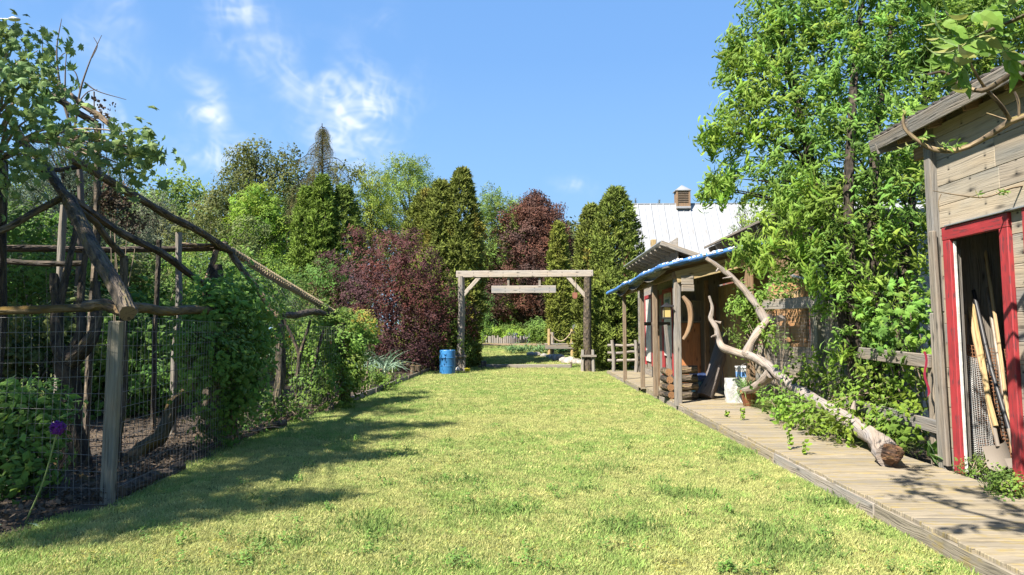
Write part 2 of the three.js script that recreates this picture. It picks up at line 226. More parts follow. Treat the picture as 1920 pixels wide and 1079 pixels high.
function mesh(corners, nu, nv, r = 0.002, sag = 0) {            // a wire grid over a four-cornered patch
  const [a, b, c, d] = corners, at = (u, v) => { const p = a.clone().lerp(b, u).lerp(d.clone().lerp(c, u), v); p.y += sag * (vn(u * 5, v * 4) - 0.5); p.x += sag * (vn(u * 6 + 7, v * 5) - 0.5); return p; }, out = [];
  for (let i = 0; i <= nu; i++) for (let j = 0; j < 3; j++) out.push(bar(at(i / nu, j / 3), at(i / nu, (j + 1) / 3), r));
  for (let j = 0; j <= nv; j++) for (let i = 0; i < 5; i++) out.push(bar(at(i / 5, j / nv), at((i + 1) / 5, j / nv), r));
  return join(out);
}

// ---------------------------------------------------------------- leaves
class GB {
  constructor() { this.p = []; }
  tri(a, b, c) { this.p.push(a.x, a.y, a.z, b.x, b.y, b.z, c.x, c.y, c.z); }
  build() { const g = new THREE.BufferGeometry(); g.setAttribute('position', new THREE.Float32BufferAttribute(this.p, 3)); g.computeVertexNormals(); return g; }
}
function blade(gb, m, len, wid, fold, droop, steps = 2) {      // a leaf along +y of m, folded along its rib and drooping to +z
  const at = (x, t) => V(x, len * t * (1 - droop * 0.35 * t), droop * len * t * t * 0.7 + Math.abs(x) * fold).applyMatrix4(m);
  const w = steps === 2 ? [[0, 0], [0.5, 0.42], [0, 1]] : [[0, 0], [0.38, 0.22], [0.5, 0.5], [0.24, 0.8], [0, 1]];
  for (let i = 0; i < w.length - 1; i++) {
    const [x0, t0] = w[i], [x1, t1] = w[i + 1];
    for (const s of [-1, 1]) { const r0 = at(0, t0), r1 = at(0, t1), e0 = at(s * x0 * wid, t0), e1 = at(s * x1 * wid, t1); if (x1) gb.tri(r0, e1, r1); if (x0) gb.tri(r0, e0, x1 ? e1 : r1); }
  }
}
const eul = (x, y, z) => new THREE.Matrix4().makeRotationFromEuler(new THREE.Euler(x, y, z, 'YXZ'));
function sprig(n, len, wid, reach, seed, o = {}) {              // leaves along a short twig that runs up +y
  const gb = new GB(), r = rng(seed);
  for (let i = 0; i < n; i++) {
    const t = (i + 0.5) / n, m = eul((o.open ?? 1.0) + (r() - 0.5) * 0.9, i * 2.4 + r(), (r() - 0.5) * 0.6); m.setPosition((r() - 0.5) * reach * (o.fat ?? 0.5), t * reach, (r() - 0.5) * reach * (o.fat ?? 0.5));
    blade(gb, m, len * (0.7 + 0.6 * r()), wid * (0.8 + 0.4 * r()), o.fold ?? 0.35, (o.droop ?? 0.5) * (0.5 + r()), o.steps ?? 2);
  }
  return gb.build();
}
function lobed(gb, m, s, droop) {                               // five-pointed maple leaf
  const c = V(0, s * 0.42, 0), out = [[0, 0], [0.16, 0.06], [0.42, 0.02], [0.30, 0.22], [0.56, 0.42], [0.27, 0.46], [0.30, 0.72], [0.13, 0.66], [0, 1.02]], pts = [...out, ...out.slice(1, -1).reverse().map(([x, y]) => [-x, y])];
  const at = ([x, y]) => V(x * s, y * s * (1 - droop * 0.2 * y), (Math.abs(x) * 0.35 + y * y * 0.6) * droop * s).applyMatrix4(m); c.applyMatrix4(m);
  for (let i = 0; i < pts.length; i++) gb.tri(c, at(pts[i]), at(pts[(i + 1) % pts.length]));
}
function mapleSprig(n, s, reach, seed) { const gb = new GB(), r = rng(seed); for (let i = 0; i < n; i++) { const m = eul(1.2 + (r() - 0.5) * 0.8, i * 2.4 + r(), (r() - 0.5) * 0.5); m.setPosition((r() - 0.5) * reach, (r() - 0.3) * reach, (r() - 0.5) * reach); lobed(gb, m, s * (0.7 + 0.5 * r()), 0.7 + 0.6 * r()); } return gb.build(); }
const LG = {
  broad: [1, 2].map((k) => sprig(9, 0.125, 0.085, 0.26, k, { fat: 0.9 })), small: [3, 4].map((k) => sprig(10, 0.065, 0.045, 0.17, k, { fat: 0.9 })), mid: [5, 6].map((k) => sprig(9, 0.09, 0.055, 0.2, k, { fat: 0.9 })),
  far: [7, 8].map((k) => sprig(10, 0.19, 0.125, 0.45, k, { fat: 1.0 })), peach: [9, 10, 11].map((k) => sprig(10, 0.124, 0.033, 0.26, k, { fat: 0.2, open: 1.45, droop: 1.15, steps: 3, fold: 0.5 })), 
  cedar: [12, 13].map((k) => sprig(12, 0.16, 0.042, 0.16, k, { fat: 0.5, open: 0.45, droop: 0.3, fold: 0.2 })), needle: [14, 15].map((k) => sprig(16, 0.12, 0.03, 0.5, k, { fat: 0.16, open: 0.7, droop: 0.8 })), weep: [16, 17].map((k) => sprig(20, 0.11, 0.026, 0.75, k, { fat: 0.13, open: 0.5, droop: 0.5 })),
  maple: [18, 19].map((k) => mapleSprig(4, 0.106, 0.3, k)), pinnate: [20, 21].map((k) => sprig(14, 0.11, 0.05, 0.36, k, { fat: 0.5, open: 1.1, droop: 0.3 })),
  tuft: [22, 23, 24].map((k) => { const gb = new GB(), r = rng(k); for (let i = 0; i < 22; i++) { const m = eul((r() - 0.25) * 1.15, r() * 6.28, 0), a = r() * 6.28, d = Math.sqrt(r()) * 0.085; m.setPosition(Math.cos(a) * d, -0.004, Math.sin(a) * d); const h = 0.022 + 0.026 * r(), w = 0.0022 + 0.0014 * r(), p = (x, y, z) => V(x, y, z).applyMatrix4(m); gb.tri(p(-w, 0, 0), p(w, 0, 0), p(w * 0.4, h * 0.6, h * 0.12)); gb.tri(p(-w, 0, 0), p(w * 0.4, h * 0.6, h * 0.12), p(0, h, h * 0.4)); } return gb.build(); }),
  tall: [25, 26].map((k) => { const gb = new GB(), r = rng(k); for (let i = 0; i < 12; i++) { const m = eul((r() - 0.2) * 0.7, r() * 6.28, 0); m.setPosition((r() - 0.5) * 0.08, 0, (r() - 0.5) * 0.08); blade(gb, m, 0.32 + 0.3 * r(), 0.011, 0.1, 0.7 + r() * 0.8, 3); } return gb.build(); }),
  strap: [27, 28, 29].map((k) => { const gb = new GB(), r = rng(k); for (let i = 0; i < 9; i++) { const m = eul(0.18 + 0.5 * r(), i * 2.4 + r() * 0.8, 0); m.setPosition(0, 0.05 + 0.14 * r(), 0); blade(gb, m, 0.55 + 0.35 * r(), 0.042, 0.35, 0.6 + r() * 0.9, 3); } return gb.build(); }),
};
const AXIS = V(0, 1, 0), Q = new THREE.Quaternion(), Q2 = new THREE.Quaternion(), MX = new THREE.Matrix4();
class Foliage {                                                 // many small sprigs gathered into a few instanced meshes, one for each variant
  constructor(geos, material, seed) { this.g = geos; this.m = material; this.r = rng(seed); this.list = geos.map(() => []); }
  add(p, dir, s, col) { this.list[Math.floor(this.r() * this.g.length)].push([p, dir, s, this.r() * 6.283, col]); }
  clump(c, rad, n, o = {}) {                                    // fill an ellipsoid, denser near its skin; sprigs point outwards and up or down
    const r = this.r, tint = o.tint ?? [1, 1, 1], k = 0.82 + 0.36 * r(), warm = (r() - 0.5) * (o.hue ?? 0.22);
    for (let i = 0; i < n; i++) {
      const d = V(r() - 0.5, r() - 0.5, r() - 0.5).multiplyScalar(2); if (d.lengthSq() > 1 || d.lengthSq() < 0.001) { i--; continue; }
      const l = d.length(); d.multiplyScalar(Math.pow(l, o.skin ?? 0.6) / l * (r() < 0.1 ? 1.1 + 0.3 * r() : 1));
      const p = V(c.x + d.x * rad.x, c.y + d.y * rad.y, c.z + d.z * rad.z), dir = d.clone().add(V((r() - 0.5) * 1.1, (o.lift ?? 0.35) + (r() - 0.5) * 0.9, (r() - 0.5) * 1.1)).normalize(), b = k * (0.72 + 0.56 * r());
      this.add(p, dir, (o.size ?? 1) * (0.7 + 0.6 * r()), [tint[0] * b * (1 + warm + (r() - 0.5) * 0.18), tint[1] * b, tint[2] * b * (1 - warm)]);
    }
  }
  build(name, parent) {
    this.list.forEach((list, k) => {
      if (!list.length) return;
      const im = new THREE.InstancedMesh(this.g[k], this.m, list.length), c = new THREE.Color(); im.name = name; im.userData.kind = 'stuff'; im.castShadow = im.receiveShadow = true;
      list.forEach(([p, d, s, spin, col], i) => { Q.setFromUnitVectors(AXIS, d); Q2.setFromAxisAngle(AXIS, spin); MX.compose(p, Q.multiply(Q2), V(s, s, s)); im.setMatrixAt(i, MX); im.setColorAt(i, c.setRGB(...col)); });
      parent.add(im);
    });
  }
}
// a tree: trunk, limbs to each clump, and the leaf clumps themselves; envelope(t) gives the crown radius from its foot (0) to its top (1)
function tree(name, label, group, base, o) {
  const t = thing(name, label, 'tree', base.toArray(), 0, group), r = rng(o.seed), H = o.height, cb = o.crown ?? 0.25, fol = new Foliage(o.leaf, o.leafMat, o.seed + 1), limbs = [];
  const lean = o.lean ?? V(0, 0, 0), axis = (y) => V(lean.x * y * y + (vn(y * 0.5, o.seed) - 0.5) * 0.25 * Math.min(1, y), y, lean.z * y * y + (vn(y * 0.5 + 7, o.seed) - 0.5) * 0.25 * Math.min(1, y));
  const tp = []; for (let i = 0; i <= 12; i++) tp.push(axis(H * 0.94 * i / 12));
  tp[0].y = -0.1;
  part('trunk', tube(tp, (q) => o.trunk * (1.25 * Math.exp(-q * 12) + 1) * (1 - q * 0.93), 10, 0.12, o.seed), o.bark ?? M.bark, t);
  const list = (o.clumps ?? []).map((c) => ({ c: c[0].clone().sub(base), r: c[1], n: c[2] }));
  for (let i = 0; i < (o.n ?? 0); i++) {
    const q = Math.pow((i + r()) / o.n, o.bias ?? 0.9), w = i * 2.39996 + r() * 0.8, e = o.env(q, w), d = e * Math.pow(0.12 + 0.88 * r(), 0.5) * (0.62 + 0.72 * vn((w % 6.283) * 1.1 + 30, q * 4 + o.seed)), y = H * (cb + (1 - cb) * q), a = axis(y), s = (o.size ?? 0.8) * (0.65 + 0.7 * r()) * (q > 0.9 ? 0.6 : 1);
    list.push({ c: V(a.x + Math.cos(w) * d, y, a.z + Math.sin(w) * d * (o.flat ?? 1)), r: s });
  }
  for (const { c, r: s, n } of list) {
    const at = Math.max(H * (o.fork ?? 0.12), c.y - Math.hypot(c.x, c.z) * (o.rise ?? 0.9) - 0.15 * H * r()), a = axis(Math.min(at, H * 0.85)), mid = a.clone().lerp(c, 0.5).add(V((r() - 0.5) * 0.3, 0.18 * a.distanceTo(c) * (o.arch ?? 0.5), (r() - 0.5) * 0.3));
    limbs.push(tube(curve([a, mid, c], 6), [Math.min(o.trunk * 0.4, 0.012 + 0.016 * a.distanceTo(c)), 0.006], 5, 0.05, 3, false));
    fol.clump(c, V(s, s * (o.squash ?? 0.75), s), n ?? Math.round((o.per ?? 50) * (s / (o.size ?? 0.8)) ** 2), { lift: o.lift, size: o.leafSize, tint: o.tint, hue: o.hue, skin: o.skin });
  }
  const lm = part('limbs', join(limbs), o.bark ?? M.bark, t); lm.userData.kind = 'stuff'; fol.build('crown', t); return t;
}
// a dense columnar evergreen whose skin is lumpy
function column(name, label, group, base, h, rad, seed, m, tint, tips = 1) {
  const t = thing(name, label, 'tree', base.toArray(), 0, group), r = rng(seed), fol = new Foliage(LG.cedar, m, seed + 1), prof = (q) => (q < 0.45 ? 0.78 + 0.22 * Math.sin(q / 0.45 * Math.PI / 2) : Math.pow(Math.max(0, 1 - ((q - 0.45) / 0.55) ** 1.9), 0.72)) * rad * 1.08 + 0.03;
  const stems = tips > 1 ? [[-rad * 0.42, 0.94, 0], [rad * 0.40, 1, 0.1], [0, 0.88, -0.2]].slice(0, tips) : [[0, 1, 0]], sr = tips > 1 ? 0.68 : 1;
  part('trunk', tube([V(0, -0.1, 0), V(0.03, h * 0.4, 0), V(0, h * 0.9, 0)], [rad * 0.16, rad * 0.1, 0.02], 8, 0.1, seed), M.barkDark, t);
  for (const [sx, sh, sz] of stems) {
    const n = Math.round(h * sh * rad * sr * 520);
    for (let i = 0; i < n; i++) {
      const q = Math.pow(r(), 1.12), w = r() * 6.283, lump = 0.70 + 0.46 * vn(w * 2.2 + seed, q * h * sh * 1.7) + 0.26 * (vn(w * 5 + seed, q * h * 4.5) - 0.5), inn = r() < 0.35 ? 0.55 + 0.35 * r() : r() < 0.07 ? 1.08 + 0.16 * r() : 0.92 + 0.13 * r(), d = prof(q) * sr * lump * inn, c = Math.cos(w), s = Math.sin(w), b = 0.66 + 0.6 * r();
      const bronze = sstep(0.62, 0.78, vn(w * 1.6 + seed * 3, q * h * 0.9 + seed)) * (tint[3] ?? 0.5);
      fol.add(V(sx + c * d, 0.05 + q * h * sh, sz + s * d), V(c * 0.75 + (r() - 0.5) * 0.5, 0.75 + 0.3 * r(), s * 0.75 + (r() - 0.5) * 0.5).normalize(), 0.85 + 0.6 * r(), [tint[0] * b * (1 + 0.28 * bronze), tint[1] * b, tint[2] * b]);
    }
  }
  fol.build('crown', t); return t;
}
// a leafy bush: several stems from the ground and leaf clumps
function bush(name, label, category, group, base, clumps, o) {
  const t = thing(name, label, category, base.toArray(), 0, group), r = rng(o.seed), fol = new Foliage(o.leaf, o.leafMat, o.seed + 1), stems = [];
  for (const [c0, s, n] of clumps) {
    const c = c0.clone().sub(base), f = V((r() - 0.5) * (o.foot ?? 0.3), 0, (r() - 0.5) * (o.foot ?? 0.3)), sv = s.isVector3 ? s : V(s, s * 0.85, s);
    stems.push(tube(curve([f, f.clone().lerp(c, 0.5).add(V((r() - 0.5) * 0.2, 0.1, (r() - 0.5) * 0.2)), c], 6), [o.stem ?? 0.012, 0.005], 5, 0.05, 3, false));
    fol.clump(c, sv, n, { lift: o.lift, size: o.leafSize, tint: o.tint, hue: o.hue, skin: o.skin });
  }
  const sm = part('stems', join(stems), o.bark ?? M.twig, t); sm.userData.kind = 'stuff'; fol.build('leaves', t); return t;
}

// ---------------------------------------------------------------- ground
const hgt = (z) => z > -27 ? 0 : Math.min(1.1, 0.032 * (-27 - z));
function sheet(xs, zs, y) { const pos = [], uv = [], idx = []; for (const z of zs) for (const x of xs) { pos.push(x, y(x, z), z); uv.push(x, -z); } const n = xs.length; for (let j = 0; j < zs.length - 1; j++) for (let i = 0; i < n - 1; i++) { const a = j * n + i; idx.push(a, a + 1, a + n, a + 1, a + n + 1, a + n); } const g = new THREE.BufferGeometry(); g.setAttribute('position', new THREE.Float32BufferAttribute(pos, 3)); g.setAttribute('uv', new THREE.Float32BufferAttribute(uv, 2)); g.setIndex(idx); g.computeVertexNormals(); if (g.attributes.normal.getY(0) < 0) { for (let k = 0; k < idx.length; k += 3) { const t = idx[k + 1]; idx[k + 1] = idx[k + 2]; idx[k + 2] = t; } g.setIndex(idx); g.computeVertexNormals(); } return g; }
const steps = (a, b, n) => Array.from({ length: n + 1 }, (_, i) => a + (b - a) * i / n);
structure('ground', sheet([-400, -120, -60, ...steps(-30, 30, 12), 60, 120, 400], [60, 20, ...steps(4, -27, 8), ...steps(-28, -62, 17), -120, -500], (x, z) => hgt(z)), M.turf);
// the edge of the shaded bed under the log frame, near to far
const EDGE = [G(-300, 1150), G(-80, 1040), G(0, 1012), G(110, 968), G(215, 953), G(330, 886), G(450, 826), G(530, 799), G(600, 776), G(650, 758)];
const bedEdge = (z) => { if (z < EDGE[9].z) return z > -27 ? -3.95 : -99; for (let i = 0; i < 9; i++) if (z <= EDGE[i].z && z >= EDGE[i + 1].z) return lerp(EDGE[i].x, EDGE[i + 1].x, (z - EDGE[i].z) / (EDGE[i + 1].z - EDGE[i].z)) + 0.14 * (vn(z * 3, 3) - 0.5); return EDGE[0].x; };
structure('soil_bed', sheet(steps(0, 1, 14), steps(EDGE[1].z, -15.2, 70), () => 0), M.soil);
{ const g = scene.getObjectByName('soil_bed').geometry, p = g.attributes.position, uv = g.attributes.uv; for (let i = 0; i < p.count; i++) { const z = p.getZ(i), q = p.getX(i), x = lerp(-11, bedEdge(z) + 0.1 * (vn(z * 9, 1) - 0.5), q); p.setXYZ(i, x, 0.008 + 0.07 * (1 - q) + 0.05 * Math.max(0, vn(x * 2.2, z * 2.2) - 0.4) * (q < 0.97 ? 1 : 0), z); uv.setXY(i, x, z); } g.computeVertexNormals(); }
structure('garden_soil', sheet(steps(-10, -4.02, 10), steps(-15.4, -26.8, 16), (x, z) => 0.06 + 0.04 * vn(x * 2, z * 2)), M.soil);
structure('gravel_path', sheet(steps(-7.5, 4.5, 10), steps(-45.6, -48.2, 3), (x, z) => hgt(z) + 0.006), M.gravel);
structure('shed_floor_ground', sheet([4.3, 12], [2, -10.6], () => 0.012), M.soil);

// mown grass: tufts of short blades, thinner with distance
{
  const zones = [[-3.6, -8, 560, 1], [-8, -13, 380, 1.1], [-13, -20, 230, 1.3], [-20, -28, 130, 1.7], [-28, -45, 55, 2.3]], r = rng(5), f = new Foliage(LG.tuft, L.grass, 6);
  for (const [z0, z1, den, s] of zones) {
    const n = Math.round((z0 - z1) * 11 * den);
    for (let i = 0; i < n; i++) {
      const z = lerp(z0, z1, r()), x = -7 + 11 * r(), e = bedEdge(z);
      if (x < e - 0.02 || (x > 2.97 && z > -25) || (x > 2.2 && z < -26 && r() < 0.5)) continue;
      if (x < -5.6 * Math.max(1, -z / 9) || (z > -6 && Math.abs(x) > -z * 0.82)) continue;
      const patch = fbm(x * 0.5 + 3, z * 0.5, 4), fine = fbm(x * 3.1, z * 3.1 + 8, 3), green = clamp(sstep(0.40, 0.66, patch * 0.45 + fine * 0.5 + (r() - 0.5) * 0.3) + sstep(2.5, 2.95, x) * 0.35 * r() + sstep(0.5, 0, x - e) * 0.7), k = 0.72 + 0.55 * r(), straw = r() < 0.10 ? 1 : 0;
      f.add(V(x, hgt(z), z), V((r() - 0.5) * 0.35, 1, (r() - 0.5) * 0.35).normalize(), s * (0.62 + 0.42 * r()) * lerp(0.9, 1.15, green), straw ? [1.6 * k, 1.42 * k, 1.6 * k] : [lerp(1.10, 0.66, green) * k, lerp(1.08, 0.90, green) * k, lerp(1.08, 0.62, green) * k]);
    }
  }
  for (const [px, py, n, w] of [[1480, 1035, 60, 0.28], [1180, 990, 40, 0.3], [1290, 930, 26, 0.22], [1560, 945, 26, 0.15], [700, 985, 30, 0.3], [855, 905, 24, 0.35], [1390, 850, 22, 0.2], [560, 1020, 18, 0.3], [1130, 880, 20, 0.3], [960, 960, 20, 0.3], [1440, 1000, 30, 0.25]]) { const c = G(px, py); for (let i = 0; i < n; i++) { const k = 0.7 + 0.5 * r(); f.add(V(c.x + (r() + r() - 1) * w * 1.5, 0, c.z + (r() + r() - 1) * w), V((r() - 0.5) * 0.6, 1, (r() - 0.5) * 0.6).normalize(), 1.2 + 0.8 * r(), [0.42 * k, 0.62 * k, 0.40 * k]); } }
  const wd = new Foliage(LG.small, L.vine, 8); for (let i = 0; i < 150; i++) { const z = -4.6 - 9 * r() * r(), x = -3 + 5.8 * r(), n = 1 + Math.floor(r() * 5); if (x < bedEdge(z) + 0.2) continue; for (let k = 0; k < n; k++) { const b = 0.9 + 0.5 * r(); wd.add(V(x + (r() - 0.5) * 0.14, 0.012, z + (r() - 0.5) * 0.14), V((r() - 0.5) * 1.2, 1, (r() - 0.5) * 1.2).normalize(), 0.3 + 0.25 * r(), [b, b, b]); } }
  const g = new THREE.Group(); g.name = 'lawn_grass'; tag(g, 'short mown lawn grass, patchy green and straw coloured', 'grass', null, 'stuff'); scene.add(g); f.build('grass_blades', g); wd.build('weeds', g);
}
{ // dry leaves and bark bits on the shaded bed
  const r = rng(15), f = new Foliage([sprig(3, 0.05, 0.03, 0.09, 51, { open: 1.5, fat: 1 })], L.brownLeaf, 16), g = new THREE.Group(); g.name = 'leaf_litter'; tag(g, 'dry brown leaf litter on the shaded soil bed', 'leaf litter', null, 'stuff'); scene.add(g);
  for (let i = 0; i < 2600; i++) { const z = lerp(-5, -14, r()), x = bedEdge(z) - 0.05 - r() * r() * 3.2, k = 0.6 + 0.9 * r(); f.add(V(x, 0.045, z), V(r() - 0.5, 0.8, r() - 0.5).normalize(), 0.6 + 0.8 * r(), [k, k, k]); }
  f.build('fallen_leaves', g);
}

// ---------------------------------------------------------------- boardwalk
const DY = 0.16, DX = 2.95;
{
  const t = thing('boardwalk', 'long weathered plank boardwalk along the edge of the lawn', 'boardwalk'), r = rng(21), short = steps(0, 7, 7).map(() => box(1.38, 0.036, 0.142, 0.005)), wide = steps(0, 5, 5).map(() => box(1.86, 0.036, 0.142, 0.005));
  for (let i = 0; i < 144; i++) { const z = -3.6 - i * 0.148, w = z < -12.2 && z > -17.4, farther = z < -17.4, p = part('plank', (w ? wide : short)[Math.floor(r() * (w ? 6 : 8))], M.deck[Math.floor(r() * 5)], t, [DX - 0.02 + (w ? 0.93 : 0.69) + (r() - 0.5) * 0.03 - (farther ? 0.14 : 0) + (farther ? 0 : 0), DY - 0.018 + (r() - 0.5) * 0.006, z], [(r() - 0.5) * 0.012, (r() - 0.5) * 0.012, (r() - 0.5) * 0.006]); p.userData.n = i; }
  for (let i = 0; i < 9; i++) { const l = 2.36 + (i % 3) * 0.02; part('edge_board', box(l, 0.136, 0.038), [M.deck[2], M.grey[2], M.deck[3]][i % 3], t, [DX - 0.015 - (i > 5 ? 0.13 : 0) + (r() - 0.5) * 0.008, 0.060, -3.6 - 2.4 * i - 1.2], [0, Math.PI / 2 + (r() - 0.5) * 0.006, 0]); }
  for (let i = 0; i < 9; i++) part('joist', box(1.2, 0.10, 0.045), M.dark, t, [DX + 0.66, 0.07, -3.9 - i * 2.45]);
}

// ---------------------------------------------------------------- near shed with the red door frame
{
  const t = thing('tool_shed', 'weathered plank shed with a red door frame standing beside the boardwalk', 'shed', [4.45, 0, 0]), r = rng(41); t.rotation.z = 0.012;
  const pl = (name, z0, z1, y0, y1, m, x = 0.012, th = 0.024) => part(name, box(th, y1 - y0 - 0.004, Math.abs(z1 - z0) - 0.004, 0.004), m, t, [x + (r() - 0.5) * 0.006, (y0 + y1) / 2, (z0 + z1) / 2], [0, 0, (r() - 0.5) * 0.008]);
  const pick = () => M.shed[Math.floor(r() * 4)];
  let y = 2.70; for (const h of [0.235, 0.215, 0.285, 0.25, 0.13]) { const cut = -7.46 + 0.5 + r() * 1.1; pl('wall_board', -7.46, cut, y, y + h, pick()); pl('wall_board', cut, -3.4, y, y + h, pick()); y += h; }
  y = DY - 0.02; while (y < 2.68) { const h = 0.2 + 0.07 * r(); pl('wall_board', -7.46, -7.335, y, Math.min(2.69, y + h), pick()); y += h; }
  y = DY - 0.02; while (y < 2.68) { const h = 0.2 + 0.09 * r(); pl('wall_board', -6.345, -3.4, y, Math.min(2.69, y + h), pick()); y += h; }
  part('corner_post', box(0.11, 1.85, 0.12, 0.012), M.grey[1], t, [-0.02, 2.72, -7.49]); part('corner_post', box(0.13, 1.72, 0.13, 0.012), M.grey[3], t, [-0.015, 0.93, -7.50], [0, 0.1, 0.01]); part('corner_board', box(0.05, 2.5, 0.085, 0.01), M.grey[1], t, [-0.075, 1.42, -7.42], [0, 0, 0.012]);
  // door frame
  part('door_jamb', box(0.05, 2.42, 0.125), M.red, t, [-0.018, 1.34, -7.27]); part('door_jamb', box(0.05, 2.42, 0.12), M.red, t, [-0.018, 1.34, -6.40]); part('door_header', box(0.05, 0.135, 1.0), M.red, t, [-0.02, 2.617, -6.8375]); part('window_trim', box(0.05, 2.55, 0.12), M.red, t, [-0.02, 1.42, -6.09]);
  part('flashing', box(0.075, 0.014, 2.1, 0.002), M.flashing, t, [-0.03, 2.697, -6.2]); part('door_stop', box(0.03, 2.38, 0.018), M.white, t, [0.0, 1.34, -7.192]);
  part('door_threshold', box(0.2, 0.03, 0.8), M.grey[3], t, [0.07, 0.06, -6.82]);
  // dim inside
  part('side_wall', box(3.4, 3.6, 0.04), M.grey[1], t, [1.75, 1.85, -7.54]); part('back_wall', box(0.04, 3.6, 4.3), M.grey[1], t, [1.2, 1.85, -5.5]); part('end_wall', box(3.4, 3.6, 0.04), M.grey[1], t, [1.75, 1.85, -3.4]); part('inner_floor', box(1.15, 0.04, 4.1), M.grey[1], t, [0.7, 0.03, -5.5]); 
  part('door_leaf', box(0.05, 2.2, 0.025), M.grey[1], t, [0.06, 1.35, -7.24], [0, 0.12, 0]); part('stud', box(0.05, 2.5, 0.09), M.grey[0], t, [1.12, 1.4, -7.05]);
  // roof with overhang
  const roof = (x0, y0, x1, y1, z0, z1, th, m, name) => { const d = Math.hypot(x1 - x0, y1 - y0); return part(name, box(d, th, Math.abs(z1 - z0), 0.006), m, t, [(x0 + x1) / 2, (y0 + y1) / 2, (z0 + z1) / 2], [0, 0, Math.atan2(y1 - y0, x1 - x0)]); };
  for (let i = 0; i < 9; i++) roof(-0.22, 3.86, 2.9, 4.59, -8.02 + i * 0.56, -8.02 + (i + 1) * 0.56 - 0.006, 0.024, i % 3 ? M.brown : M.yellow, 'roof_board');
  roof(-0.26, 3.90, 2.9, 4.64, -8.2, -3.1, 0.02, M.roofDark, 'roof_sheet');
  for (let i = 0; i < 34; i++) roof(-0.28, 3.92, 2.9, 4.66, -8.2 + i * 0.15, -8.2 + i * 0.15 + 0.06, 0.028, M.roofDark, 'roof_ridge');
  for (let i = 0; i < 8; i++) roof(-0.14, 3.81, 1.6, 4.22, -7.95 + i * 0.6, -7.90 + i * 0.6, 0.10, M.brown, 'rafter');
  part('fascia', box(0.03, 0.15, 3.1, 0.006), M.grey[0], t, [-0.255, 3.83, -5.9], [0, 0, 0.23]); part('fascia', box(0.03, 0.14, 0.9, 0.006), M.grey[1], t, [-0.25, 3.83, -7.85], [0, 0.03, 0.23]); part('wall_plate', box(0.06, 0.14, 4.6), M.brown, t, [0.05, 3.62, -5.6]); part('wall_infill', box(0.03, 0.36, 4.3), M.grey[1], t, [0.06, 3.78, -5.55]);
  part('barge_board', box(2.6, 0.13, 0.03), M.grey[1], t, [1.0, 4.07, -8.16], [0, 0, 0.235]);
}
